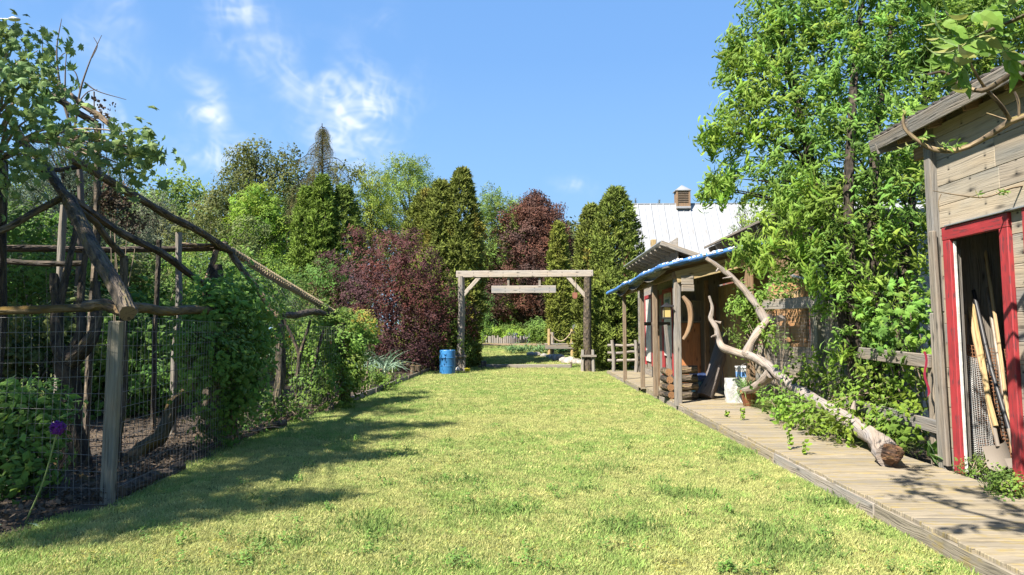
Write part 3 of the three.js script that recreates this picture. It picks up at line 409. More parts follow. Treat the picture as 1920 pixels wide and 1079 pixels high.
{ // tools and scrap inside the doorway
  const stick = (name, label, cat, a, b, r0, r1, m) => { const t = thing(name, label, cat, a.toArray()); log('handle', V(0, 0, 0), b.clone().sub(a), r0, r1, [m, m], t, { wob: 0.02, rough: 0.03, seg: 8 }); return t; };
  const X = (px, py, x) => { const d = ray(px, py); return d.multiplyScalar(x / d.x).add(camera.position); };
  const shovel = (label, a, b, m, w, h, sm) => { const t = stick('shovel', label, 'shovel', a, b, 0.019, 0.02, m), d = b.clone().sub(a).normalize(), pos = [], idx = [], nu = 8, nv = 8; for (let j = 0; j <= nv; j++) for (let i = 0; i <= nu; i++) { const u = i / nu * 2 - 1, v = j / nv, ww = w * (v < 0.65 ? 1 : Math.sqrt(Math.max(0, 1 - ((v - 0.65) / 0.37) ** 2))); pos.push(u * ww, -v * h, 0.05 * u * u - 0.02 * Math.sin(v * 3)); } for (let j = 0; j < nv; j++) for (let i = 0; i < nu; i++) { const p = j * (nu + 1) + i; idx.push(p, p + 1, p + nu + 1, p + 1, p + nu + 2, p + nu + 1); } const g = new THREE.BufferGeometry(); g.setAttribute('position', new THREE.Float32BufferAttribute(pos, 3)); g.setIndex(idx); g.computeVertexNormals(); const bl = part('shovel_blade', g, sm, t); bl.quaternion.setFromUnitVectors(V(0, 1, 0), d).multiply(new THREE.Quaternion().setFromAxisAngle(V(0, 1, 0), -Math.PI / 2 + 0.3)); bl.position.copy(d.clone().multiplyScalar(0.02)); const sk = part('socket', tube([V(0, 0, 0), d.clone().multiplyScalar(0.3)], [0.021, 0.023], 8, 0, 2), [sm, sm], t); return t; };
  const steel2 = new THREE.MeshStandardMaterial({ color: rgb(0.15, 0.125, 0.10), roughness: 0.75, metalness: 0, map: null, side: THREE.DoubleSide });
  shovel('wide worn shovel with a pale handle leaning in the shed doorway', X(1872, 838, 4.60), X(1812, 548, 4.78), M.fresh, 0.13, 0.26, steel2);
  shovel('narrow spade with a black shaft leaning in the shed doorway', X(1908, 862, 4.58), X(1826, 545, 4.80), M.black, 0.085, 0.17, steel2);
  stick('bare_pole', 'long bare tool handle reaching up to the door header', 'tool', X(1900, 850, 4.66), X(1842, 436, 4.98), 0.018, 0.018, M.fresh);
  stick('garden_rake', 'thick pale wooden rake handle beside the black spade shaft', 'tool', X(1868, 800, 4.62), X(1825, 572, 4.80), 0.026, 0.02, M.yellow);
  stick('iron_pipe', 'dark iron pipe leaning inside the shed by the near jamb', 'pipe', X(1890, 800, 4.72), X(1850, 540, 4.95), 0.02, 0.02, M.steel);
  { const t = thing('rusty_mesh', 'sheet of rusty square wire mesh standing in the shed doorway', 'wire mesh', [0, 0, 0]); part('wire_grid', mesh([V(4.56, 0.06, -7.36), V(5.4, 0.06, -7.22), V(5.34, 1.40, -7.30), V(4.60, 1.46, -7.40)], 24, 36, 0.0045, 0.07), M.rust, t).userData.kind = 'stuff'; const c = thing('chain_mesh', 'strip of pale galvanised wire netting behind the door jamb', 'wire mesh', [0, 0, 0]); part('wire_grid', mesh([V(4.54, 0.06, -7.30), V(4.80, 0.06, -7.27), V(4.78, 1.30, -7.34), V(4.56, 1.36, -7.35)], 12, 60, 0.003, 0.05), M.galv, c).userData.kind = 'stuff'; }
  const board = (label, px0, px1, py, x, m, ybot = 0.06) => { const a = X(px0, py, x), b = X(px1, py, x); return solo('spare_board', label, 'board', box(0.025, a.y - ybot, Math.abs(a.z - b.z)), m, [x, (a.y + ybot) / 2, (a.z + b.z) / 2], [0, 0, -0.03]); };
  board('tall whitish board standing at the back of the shed', 1825, 1838, 442, 5.0, M.white); board('short pale board standing behind the tool handles', 1868, 1876, 530, 5.1, M.white); board('rough brown board leaning behind the far red jamb', 1797, 1806, 590, 4.6, M.fresh); board('split brown board beside the netting roll', 1811, 1822, 585, 4.8, M.fresh); board('dark grey board at the back beside the whitish one', 1842, 1852, 470, 5.2, M.grey[2]);
}

// ---------------------------------------------------------------- rail fence and mesh screen beside the boardwalk
{
  const t = thing('rail_fence', 'grey plank rail fence running from the shed corner behind the driftwood', 'fence', [4.47, 0, 0]);
  part('rail', box(0.045, 0.155, 2.4, 0.008), M.grey[1], t, [0, 1.285, -9.0], [0.025, 0.0, 0]); part('rail', box(0.045, 0.15, 2.5, 0.008), M.grey[1], t, [0, 0.56, -8.75], [0.02, 0, 0]); part('post', box(0.1, 1.3, 0.1, 0.01), M.grey[0], t, [0.06, 0.62, -9.65]); part('post', box(0.1, 1.35, 0.1, 0.01), M.grey[3], t, [0.07, 0.65, -7.85]);
  const s = thing('mesh_screen', 'square post with a grey top plank carrying a wire mesh screen', 'fence', [4.47, 0, 0]);
  part('post', box(0.14, 2.02, 0.14, 0.012), wood([0.25, 0.235, 0.17]), s, [0, 1.0, -10.72]); part('post', box(0.09, 1.9, 0.09, 0.01), M.grey[1], s, [0.02, 0.95, -13.0]); part('top_plank', box(0.05, 0.185, 2.75, 0.008), M.grey[2], s, [-0.03, 2.06, -11.8], [0.02, 0, 0]);
  part('wire_mesh', mesh([V(0, 0.2, -10.6), V(0, 0.2, -13.0), V(0, 1.97, -13.0), V(0, 1.97, -10.6)], 40, 30, 0.0022, 0.02), M.wire, s).userData.kind = 'stuff'; part('wire_mesh', mesh([V(0.02, 0.2, -9.9), V(0.02, 0.2, -10.6), V(0.02, 1.95, -10.6), V(0.02, 1.95, -9.9)], 12, 30, 0.0022, 0.02), M.wire, s).userData.kind = 'stuff';
  const rb = []; for (let i = 0; i <= 10; i++) rb.push([0.02 * Math.sin(i * 0.9), -i * 0.05]); const sh = new THREE.Shape([...rb.map(([x, y]) => new THREE.Vector2(x - 0.014, y)), ...rb.reverse().map(([x, y]) => new THREE.Vector2(x + 0.014, y + (y < -0.49 ? 0.03 : 0)))]); solo('ribbon', 'faded red ribbon tied to the shed corner post', 'ribbon', new THREE.ExtrudeGeometry(sh, { depth: 0.003, bevelEnabled: false }), M.ribbon, [4.33, 1.37, -7.66], [0, 0.2, 0.05]);
}

// ---------------------------------------------------------------- porch buildings
{
  const t = thing('plank_workshop', 'weathered workshop with an open lean-to porch facing the lawn', 'building'), r = rng(77);
  const wallX = 4.82, row = (z0, z1, y0, y1, m, x = wallX) => part('wall_board', box(0.03, y1 - y0 - 0.004, z0 - z1 - 0.004, 0.005), m, t, [x + (r() - 0.5) * 0.008, (y0 + y1) / 2, (z0 + z1) / 2]);
  for (let y = 0.1; y < 1.3; y += 0.3) { const cut = -11.6 - r() * 1.6; row(-10.75, cut, y, y + 0.3, M.shed[Math.floor(r() * 4)]); row(cut, -15.2, y, y + 0.3, M.shed[Math.floor(r() * 4)]); }
  for (let i = 0; i < 6; i++) row(-10.75 - i * 0.19, -10.75 - (i + 1) * 0.19, 1.3, 3.5, M.shed[(i * 3) % 4]);
  for (let i = 0; i < 4; i++) row(-11.9 - i * 0.5, -11.9 - (i + 1) * 0.5, 1.3, 1.42, M.shutter); 
  const sh = part('shutter', box(0.045, 1.05, 1.65), M.shutter, t, [wallX - 0.03, 1.94, -12.75]); for (const z of [-0.76, 0, 0.76]) part('batten', box(0.03, 1.1, 0.13), M.shutter, sh, [-0.035, 0, z]); part('batten', box(0.03, 0.12, 1.4), M.fresh, sh, [-0.06, 0.3, 0]);
  row(-11.9, -13.6, 2.5, 3.5, M.brown); for (let i = 0; i < 3; i++) row(-13.6 - i * 0.53, -13.6 - (i + 1) * 0.53, 1.3, 3.5, M.brown);
  for (let i = 0; i < 3; i++) part('plywood_sheet', box(0.02, 2.55, 0.85, 0.003), M.ply, t, [wallX, 1.45, -15.64 - i * 0.86]);
  part('upper_wall', box(0.03, 0.75, 2.6), M.brown, t, [wallX + 0.04, 3.15, -16.5]); for (let i = 0; i < 11; i++) part('end_board', box(0.29, 3.4, 0.03, 0.005), [M.shed[i % 4], M.grey[2], M.white][i % 5 === 4 ? 2 : i % 2], t, [wallX + 0.16 + i * 0.296, 1.8, -10.76 + (r() - 0.5) * 0.01]);
  // main roof
  const ro = (x0, y0, x1, y1, z0, z1, th, m, name) => part(name, box(Math.hypot(x1 - x0, y1 - y0), th, z0 - z1, 0.005), m, t, [(x0 + x1) / 2, (y0 + y1) / 2, (z0 + z1) / 2], [0, 0, Math.atan2(y1 - y0, x1 - x0)]);
  ro(4.42, 3.70, 8.2, 5.2, -10.2, -17.3, 0.05, M.roofDark, 'roof'); for (let i = 0; i < 12; i++) ro(4.46, 3.60, 6.2, 4.29, -10.4 - i * 0.6, -10.5 - i * 0.6, 0.13, M.grey[(i * 3) % 4], 'rafter'); part('fascia', box(0.03, 0.05, 7.1), M.grey[1], t, [4.40, 3.69, -13.75]); part('frieze_board', box(0.03, 0.25, 6.6), M.grey[1], t, [wallX - 0.03, 3.58, -14]);
  // cross wall at the end of the porch, with its orange panel
  part('cross_wall', box(1.1, 3.2, 0.04), M.grey[3], t, [4.3, 1.8, -17.62]); part('orange_panel', box(0.56, 1.62, 0.03), M.plyOrange, t, [4.04, 0.98, -17.56]); part('panel_post', box(0.10, 2.7, 0.10), M.brown, t, [4.40, 1.5, -17.2]); part('shelf', box(0.5, 0.03, 0.25), M.grey[2], t, [4.05, 1.82, -17.45]); part('shelf', box(0.5, 0.03, 0.25), M.grey[1], t, [4.05, 2.35, -17.45]);
  // lean-to
  const posts = [[2.93, -13.75, 0.135, 2.66], [2.86, -15.8, 0.11, 2.66], [2.84, -17.5, 0.1, 2.66], [2.79, -20.4, 0.1, 2.66]];
  posts.forEach(([x, z, w, h], i) => part('porch_post', box(w, h - (i > 5 ? 0 : 0), w, 0.01), i ? wood([0.25, 0.185, 0.125]) : M.grey[0], t, [x, 0.16 + h / 2 - 0.06, z], [0, 0, 0]));
  part('inner_post', box(0.09, 2.5, 0.09), M.brown, t, [3.30, 1.4, -17.9]); part('porch_rail', box(0.7, 0.09, 0.04), M.dark, t, [3.25, 1.77, -17.7]); part('inner_post', box(0.075, 1.55, 0.05), M.grey[1], t, [3.05, 0.95, -15.2], [0, 0, 0.09]);
  part('porch_post', box(0.15, 2.9, 0.13, 0.01), M.brown, t, [4.36, 1.6, -13.72]);
  part('eave_beam', box(0.06, 0.13, 7.3), M.brown, t, [2.82, 2.70, -17.3], [0, 0.012, 0]); part('rake_beam', box(1.9, 0.24, 0.05), M.yellow, t, [3.83, 2.885, -13.66], [0, 0, 0.238]); part('bracket_block', box(0.24, 0.17, 0.09), M.grey[2], t, [3.12, 2.60, -13.66]); part('bracket_block', box(0.24, 0.13, 0.10), M.grey[0], t, [3.13, 2.44, -13.66]);
  for (let i = 0; i < 6; i++) ro(2.75, 2.79, 4.8, 3.26, -14.4 - i * 1.2, -14.46 - i * 1.2, 0.09, M.brown, 'porch_rafter');
  ro(2.62, 2.83, 4.85, 3.34, -13.5, -17.7, 0.03, M.tarpDark, 'porch_roof'); ro(2.6, 2.825, 3.95, 3.13, -17.7, -21.4, 0.03, M.tarpDark, 'porch_roof');
  // tarpaulin edge
  const tp = thing('tarpaulin_edge', 'rolled blue and white tarpaulin edge lashed along the porch roof', 'tarpaulin'), pts = [V(2.42, 2.77, -21.5), V(2.58, 2.83, -20.4), V(2.6, 2.88, -19), V(2.62, 2.85, -17.5), V(2.64, 2.90, -16), V(2.65, 2.88, -14.6), V(2.70, 2.90, -13.55), V(3.2, 3.01, -13.5), V(3.9, 3.17, -13.5), V(4.4, 3.29, -13.5), V(4.95, 3.40, -13.5)], line = curve(pts, 70);
  part('blue_roll', tube(line, (q) => 0.045 + 0.018 * vn(q * 40, 3), 8, 0.3, 5), [M.tarpBlue, M.tarpBlue], tp);
  const bits = []; for (let i = 2; i < 66; i++) { const p = line[i], q = line[i + 1], k = 0.35 + 0.6 * hash(i, 4); if (hash(i, 9) < 0.3) continue; bits.push(tube([p, p.clone().lerp(q, k)].map((v) => v.clone().add(V(-0.012, 0.022, 0.028))), 0.035 * (0.6 + 0.5 * hash(i, 2)), 7, 0.3, i)); } const lb = part('white_lashing', join(bits), M.tarpWhite, tp); lb.userData.kind = 'stuff';
  const vp = [], vi = [], nu = 40; for (let i = 0; i <= nu; i++) for (let j = 0; j <= 5; j++) { const u = i / nu, v = j / 5, z = lerp(-21.2, -13.7, u), sag = 0.05 + 0.20 * Math.pow(Math.abs(Math.sin(u * Math.PI * 3.0)), 0.8) * (1 - 0.5 * u); vp.push(2.64 + 0.10 * Math.sin(v * 3.1) + 0.02 * vn(u * 20, v * 3), 2.84 - v * sag, z); } for (let i = 0; i < nu; i++) for (let j = 0; j < 5; j++) { const p = i * 6 + j; vi.push(p, p + 1, p + 6, p + 1, p + 7, p + 6); } const vg = new THREE.BufferGeometry(); vg.setAttribute('position', new THREE.Float32BufferAttribute(vp, 3)); vg.setAttribute('uv', new THREE.Float32BufferAttribute(vp.flatMap((_, k) => k % 3 ? [] : [vp[k + 2], vp[k + 1]]), 2)); vg.setIndex(vi); part('drooping_flap', smooth(vg), new THREE.MeshStandardMaterial({ color: rgb(0.20, 0.185, 0.15), roughness: 0.6, side: THREE.DoubleSide, map: T_fine }), tp);
  // red-trimmed building beyond
  const b = thing('red_trimmed_cabin', 'grey board cabin with red trimmed door and window behind the porch', 'cabin'), wx = 3.78;
  for (let y = 0.1, k = 0; y < 3.75; y += 0.26, k++) part('wall_board', box(0.03, 0.256, 6.55, 0.004), M.grey[(k * 3) % 4], b, [wx + 0.02, y + 0.13, -20.9]);
  const panel = (name, z0, z1, y0, y1, m, d = 0.03) => part(name, box(d, y1 - y0, Math.abs(z1 - z0), 0.005), m, b, [wx - 0.012 - d / 2, (y0 + y1) / 2, (z0 + z1) / 2]);
  const trim = (z0, z1, y0, y1) => { panel('trim', z0, z0 - 0.11, y0, y1, M.red, 0.05); panel('trim', z1 + 0.11, z1, y0, y1, M.red, 0.05); panel('trim', z0 - 0.112, z1 + 0.112, y1 - 0.11, y1, M.red, 0.05); };
  panel('white_panel', -21.2, -22.3, 0.62, 2.6, M.white); trim(-21.1, -22.4, 0.5, 2.72); panel('door', -19.5, -20.5, 0.17, 2.5, M.grey[1]); trim(-19.4, -20.62, 0.17, 2.62); const wp = panel('white_panel', -18.15, -19.3, 0.9, 2.62, M.white); trim(-18.05, -19.39, 0.4, 2.74); panel('window_frame', -18.4, -19.1, 1.9, 2.5, M.flashing, 0.045); panel('pane', -18.46, -19.04, 1.95, 2.45, M.teal, 0.052);
  part('front_gable', box(0.9, 0.6, 0.03), M.grey[1], b, [4.25, 3.16, -17.66]);
  const ro2 = (x0, y0, x1, y1, z0, z1, th, m, name) => part(name, box(Math.hypot(x1 - x0, y1 - y0), th, z0 - z1, 0.005), m, b, [(x0 + x1) / 2, (y0 + y1) / 2, (z0 + z1) / 2], [0, 0, Math.atan2(y1 - y0, x1 - x0)]);
  ro2(3.35, 3.90, 4.75, 3.40, -17.55, -24.6, 0.04, M.flashing, 'roof'); for (let i = 0; i < 10; i++) ro2(3.40, 3.82, 4.4, 3.46, -17.9 - i * 0.68, -17.98 - i * 0.68, 0.12, M.grey[2], 'rafter'); part('barge_board', box(1.5, 0.13, 0.03), M.grey[2], b, [4.05, 3.60, -17.53], [0, 0, -0.341]); part('side_wall', box(2.2, 3.1, 0.03), M.grey[0], b, [4.9, 1.6, -24.2]); part('stove_pipe', box(0.16, 0.9, 0.16), M.yellow, b, [4.0, 4.1, -22.2]);
}
{ // things on the porch
  const l = thing('porch_lantern', 'black square lantern with amber glass on the front porch post', 'lantern', [2.72, 1.84, -13.72]);
  part('glass', box(0.13, 0.2, 0.13, 0.004), M.amber, l, [0, 0.12, 0]); part('cap', new THREE.ConeGeometry(0.155, 0.09, 4).rotateY(Math.PI / 4), M.black, l, [0, 0.275, 0]); part('base', box(0.17, 0.03, 0.17), M.black, l, [0, 0.005, 0]); part('bracket', box(0.1, 0.03, 0.03), M.black, l, [0.11, 0.25, 0]); for (const [x, z] of [[-1, -1], [1, -1], [1, 1], [-1, 1]]) part('corner_bar', box(0.014, 0.22, 0.014, 0.002), M.black, l, [x * 0.07, 0.12, z * 0.07]);
  const arc = curve([V(3.02, 2.28, -13.62), V(3.14, 2.1, -13.6), V(3.17, 1.85, -13.6), V(3.12, 1.6, -13.6), V(3.02, 1.42, -13.62)], 18); solo('curved_yoke', 'curved reddish wooden yoke hanging beside the front porch post', 'yoke', tube(arc, [0.035, 0.06, 0.06, 0.05, 0.035], 8, 0.06, 3), [M.brown, M.cut]);
  const fl = (label, x, y, z, ang, len, rr, m) => { const d = V(Math.cos(ang), 0, Math.sin(ang)).multiplyScalar(len / 2), t = solo('firewood_log', label, 'log', tube(bendLine(d.clone().negate(), d, 4, 0.01, Math.round(y * 90 + x * 31)), [rr, rr * 0.95], 11, 0.08, Math.round(y * 77 + z * 3 + 60)), [m, M.cutRed], [x, y, z], null, 'firewood stacked on the porch'); return t; };
  for (let k = 0; k < 4; k++) { fl('short firewood log of the stack, lying crosswise beside the porch post', 3.24 + 0.01 * (k % 2), DY + 0.094 + k * 0.178, -14.35, 0.06 * (k - 1.5), 0.42, 0.092, k % 2 ? M.barkTan : M.barkGrey); fl('firewood log of the stack, end towards the lawn, behind the porch post', 2.90, DY + 0.085 + k * 0.16, -14.75, 1.35 + 0.07 * k, 0.5, 0.082, k % 2 ? M.barkTan : M.bark); }
  const a = U(1322, 722, 14.6), bb = U(1357, 628, 15.2); a.y = DY + 0.02; const st = thing('leaning_stump', 'thick grey log leaning upright on the porch', 'log', a.toArray()); log('trunk', V(0, 0, 0), bb.clone().sub(a), 0.19, 0.13, [M.driftDark, M.cutGrey], st, { wob: 0.04, rough: 0.16, seg: 12 });
  const tub = thing('blue_tub', 'blue plastic tub with a dark blue bag on top', 'tub', [3.62, DY, -14.9]); part('tub', lathe([[0, 0.01], [0.15, 0.01], [0.19, 0.34], [0.205, 0.34], [0.2, 0.36], [0.18, 0.35], [0.14, 0.03], [0, 0.03]]), M.teal, tub); const bg = new THREE.IcosahedronGeometry(0.21, 4), bp = bg.attributes.position; for (let i = 0; i < bp.count; i++) { const v = V().fromBufferAttribute(bp, i), n = 0.75 + 0.6 * fbm(v.x * 9 + 5, v.y * 9 + v.z * 7, 3); bp.setXYZ(i, v.x * n, v.y * n * 0.62, v.z * n); } part('bag', smooth(bg), M.navy, tub, [0, 0.40, 0]);
  const bucket = (label, x, y, z, s, m) => { const t = thing('plastic_bucket', label, 'bucket', [x, y, z]); part('body', lathe([[0, 0], [0.12 * s, 0], [0.145 * s, 0.34 * s], [0.155 * s, 0.34 * s], [0.155 * s, 0.37 * s], [0.135 * s, 0.37 * s], [0.115 * s, 0.02], [0, 0.02]]), m, t); part('handle', new THREE.TorusGeometry(0.15 * s, 0.004, 6, 20, Math.PI), M.wire, t, [0, 0.33 * s, 0], [0.9, 0.3, 0]); return t; };
  const b1 = bucket('white plastic bucket with a blue band standing on the porch', 4.38, DY + 0.30, -14.25, 1.1, M.bucket); part('blue_band', cyl(0.158, 0.152, 0.10, 24), M.paleBlue, b1, [0, 0.24, 0]); bucket('white plastic bucket in front of the banded one', 4.45, DY, -13.5, 1.0, M.bucket);
  const bag = new THREE.BoxGeometry(0.34, 0.48, 0.26, 10, 12, 8), gp = bag.attributes.position; for (let i = 0; i < gp.count; i++) { const v = V().fromBufferAttribute(gp, i), n = fbm(v.x * 12 + 3, v.y * 10 + v.z * 12, 3) - 0.5; gp.setXYZ(i, v.x * (1 + n * 0.25), v.y, v.z * (1 + n * 0.3)); } const bm = thing('paper_sack', 'crumpled white sack standing on the porch boards', 'sack', [4.10, DY, -13.9]); part('sack', smooth(bag), M.bucket, bm, [0, 0.24, 0]); solo('wooden_crate', 'small weathered crate under the banded white bucket', 'crate', box(0.4, 0.3, 0.4), M.grey[2], [4.40, DY + 0.15, -14.25]);
  const pot = thing('flower_pot', 'terracotta flower pot at the edge of the porch', 'pot', [4.16, DY, -13.25]); part('pot', lathe([[0, 0], [0.10, 0], [0.14, 0.24], [0.16, 0.24], [0.16, 0.3], [0.13, 0.3], [0.12, 0.25], [0, 0.25]]), M.terracotta, pot); { const f = new Foliage(LG.tall, L.leek, 71), r = rng(72); for (let i = 0; i < 26; i++) f.add(V((r() - 0.5) * 0.16, 0.25, (r() - 0.5) * 0.16), V((r() - 0.5) * 1.2, 1, (r() - 0.5) * 1.2).normalize(), 0.6 + 0.5 * r(), [0.7 + r() * 0.5, 0.8 + 0.4 * r(), 0.5]); f.build('grass_leaves', pot); }
  for (const [x, l2, m, lab] of [[4.42, 2.1, M.redwood, 'thin reddish pole leaning against the porch wall'], [4.52, 2.0, M.grey[0], 'thin grey pole leaning against the porch wall'], [4.6, 1.7, M.steel, 'dark metal rod leaning against the porch wall']]) { const t = thing('garden_pole', lab, 'pole', [x, DY, -16.6]); log('shaft', V(0, 0, 0), V(0.12, l2, -0.3), 0.018, 0.016, [m, m], t, { wob: 0.01, rough: 0.03 }); }
  solo('drain_pipe', 'grey metal pipe slanting down from the workshop wall', 'pipe', tube([V(4.78, 2.62, -12.6), V(4.72, 2.56, -12.3), V(4.64, 2.30, -10.6)], 0.03, 10, 0, 3), [M.flashing, M.black]);
}

// ---------------------------------------------------------------- ranch gate
{
  const zg = -26.6, t = thing('timber_gate', 'tall grey timber gateway with a blank hanging board', 'gate', [0, 0, zg]), xl = U(863, 697, 26.6).x, xr = U(1103, 697, 26.6).x, by = 3.80;
  log('post', V(xl, -0.05, 0), V(xl + 0.02, 3.72, 0), 0.15, 0.135, [M.grey[0], M.cutGrey], t, { wob: 0.03, rough: 0.06, seg: 12 }); log('post', V(xr, -0.05, 0), V(xr, 3.68, 0), 0.165, 0.15, [M.barkGrey, M.cutGrey], t, { wob: 0.03, rough: 0.07, seg: 12 });
  part('crossbeam', box(5.35, 0.26, 0.2, 0.015), M.gate, t, [(xl + xr) / 2 + 0.02, by + 0.005, 0], [0, 0, 0.004]);
  const brace = (x0, y0, x1, y1) => { const d = Math.hypot(x1 - x0, y1 - y0); part('brace', box(d, 0.15, 0.1, 0.01), M.gate, t, [(x0 + x1) / 2, (y0 + y1) / 2, 0.02], [0, 0, Math.atan2(y1 - y0, x1 - x0)]); };
  brace(xl + 0.08, 2.95, xl + 0.75, 3.70); brace(xr - 0.08, 2.92, xr - 0.78, 3.70);
  const bx = U(982, 543, 26.6).x; part('hanging_board', box(2.52, 0.29, 0.05, 0.01), M.gate, t, [bx, 3.20, 0.02], [0, 0, 0.004]); for (const px of [953, 1012]) part('hanger', box(0.09, 0.42, 0.03), M.grey[2], t, [U(px, 530, 26.6).x, 3.50, 0.0]);
  for (const [x, h] of [[-0.22, 0.86], [0.20, 0.86]]) { log('base_stake', V(xr + x, -0.02, 0.1), V(xr + x * 0.9, h, 0.08), 0.075, 0.07, [M.grey[2], M.cutGrey], t, { wob: 0.01 }); log('base_stake', V(xl + x * 0.8, -0.02, 0.1), V(xl + x * 0.7, h - 0.1, 0.08), 0.07, 0.065, [M.grey[1], M.cutGrey], t, { wob: 0.01 }); }
  part('base_band', box(0.62, 0.08, 0.05), M.grey[2], t, [xr, 0.62, 0.2]); part('base_band', box(0.5, 0.07, 0.05), M.grey[1], t, [xl, 0.60, 0.2]);
  const sh = new THREE.Shape(); sh.moveTo(-0.09, 0.22); sh.lineTo(0.09, 0.22); sh.lineTo(0.09, 0.08); sh.quadraticCurveTo(0.08, 0, 0, -0.02); sh.quadraticCurveTo(-0.08, 0, -0.09, 0.08); const s = thing('shield_plaque', 'small faded red shield shaped plaque hanging by the right brace', 'plaque', U(1078, 560, 26.5).toArray()); part('plaque', new THREE.ExtrudeGeometry(sh, { depth: 0.03, bevelSize: 0.006, bevelThickness: 0.006 }), M.brick, s); part('cord', cyl(0.008, 0.008, 0.62, 5), M.rope, s, [0.02, 0.53, 0.015], [0, 0, -0.08]);
  const k = thing('ground_beam', 'grey timber beam lying on the lawn under the gateway', 'beam', [0, 0, -28.3]), x0 = U(906, 690, 28.3).x, x1 = U(1072, 690, 28.3).x; part('beam', box(x1 - x0, 0.16, 0.2, 0.012), M.grey[2], k, [(x0 + x1) / 2, 0.12, 0]); part('end_bracket', box(0.22, 0.30, 0.26, 0.02), M.black, k, [x0 + 0.02, 0.19, 0]); part('end_bracket', box(0.06, 0.26, 0.24), M.dark, k, [x1 - 0.02, 0.17, 0.02]); part('end_bracket', box(0.14, 0.1, 0.3), M.dark, k, [x0 - 0.12, 0.09, 0.0]);
  // barrel and small things by the left post
  const b = thing('blue_barrel', 'blue plastic drum standing beside the gatepost', 'barrel', [U(839, 701, 25.0).x, 0, -25.0]), pr = [[0, 0], [0.27, 0], [0.285, 0.02], [0.285, 0.28], [0.296, 0.295], [0.296, 0.315], [0.285, 0.33], [0.285, 0.58], [0.296, 0.595], [0.296, 0.615], [0.285, 0.63], [0.285, 0.86], [0.278, 0.885], [0.262, 0.885], [0.255, 0.865], [0, 0.86]]; part('drum', lathe(pr, 36), M.barrel, b); part('bung', cyl(0.035, 0.035, 0.03, 12), M.white, b, [0.12, 0.875, 0.05]);
  const ball = new THREE.SphereGeometry(0.10, 20, 14), bp = ball.attributes.position; for (let i = 0; i < bp.count; i++) { const y = bp.getY(i); if (y > 0.06) bp.setXYZ(i, bp.getX(i) * 0.85, y * 1.5 - 0.03, bp.getZ(i) * 0.85); } solo('white_jug', 'white plastic jug at the foot of the gatepost', 'jug', smooth(ball), M.white, [U(858, 692, 26.2).x, 0.10, -26.2]);
  const yb = thing('yellow_tub', 'small yellow tub on the grass by the gatepost', 'tub', [U(876, 700, 26.2).x, 0, -26.2]); part('tub', lathe([[0, 0.005], [0.085, 0.005], [0.10, 0.14], [0.11, 0.14], [0.11, 0.155], [0.09, 0.15], [0.075, 0.02], [0, 0.02]], 20), M.yellowBox, yb);
}
// ---------------------------------------------------------------- vegetable bed edging
{
  const t = thing('bed_edging', 'grey plank edging along the vegetable bed beside the lawn', 'edging'); for (let i = 0; i < 5; i++) part('board', box(2.3, 0.15, 0.04), M.grey[i % 4], t, [-3.96 + 0.02 * (i % 2), 0.07, -16.2 - i * 2.34], [0, Math.PI / 2 + 0.006 * (i % 3 - 1), 0]);
  [[650, 757, 0.42, 0.085, 'leaning against the leafy bush'], [711, 722, 0.46, 0.09, 'tallest, in front of the leek leaves'], [732, 720, 0.32, 0.09, 'right next to the tallest post'], [773, 707, 0.40, 0.08, 'narrow one of the close pair'], [783, 705, 0.36, 0.12, 'thick one of the close pair'], [811, 697, 0.46, 0.075, 'closest to the blue barrel']].forEach(([px, py, h, r, w]) => { const p = G(px, py); const o = thing('bollard_stump', 'short cut log post by the vegetable bed, ' + w, 'log post', [p.x, 0, p.z]); log('log', V(0, -0.02, 0), V(0.01, h, 0), r, r * 0.96, [M.barkTan, M.cut], o, { wob: 0.01, seg: 12, rough: 0.07 }); });
}
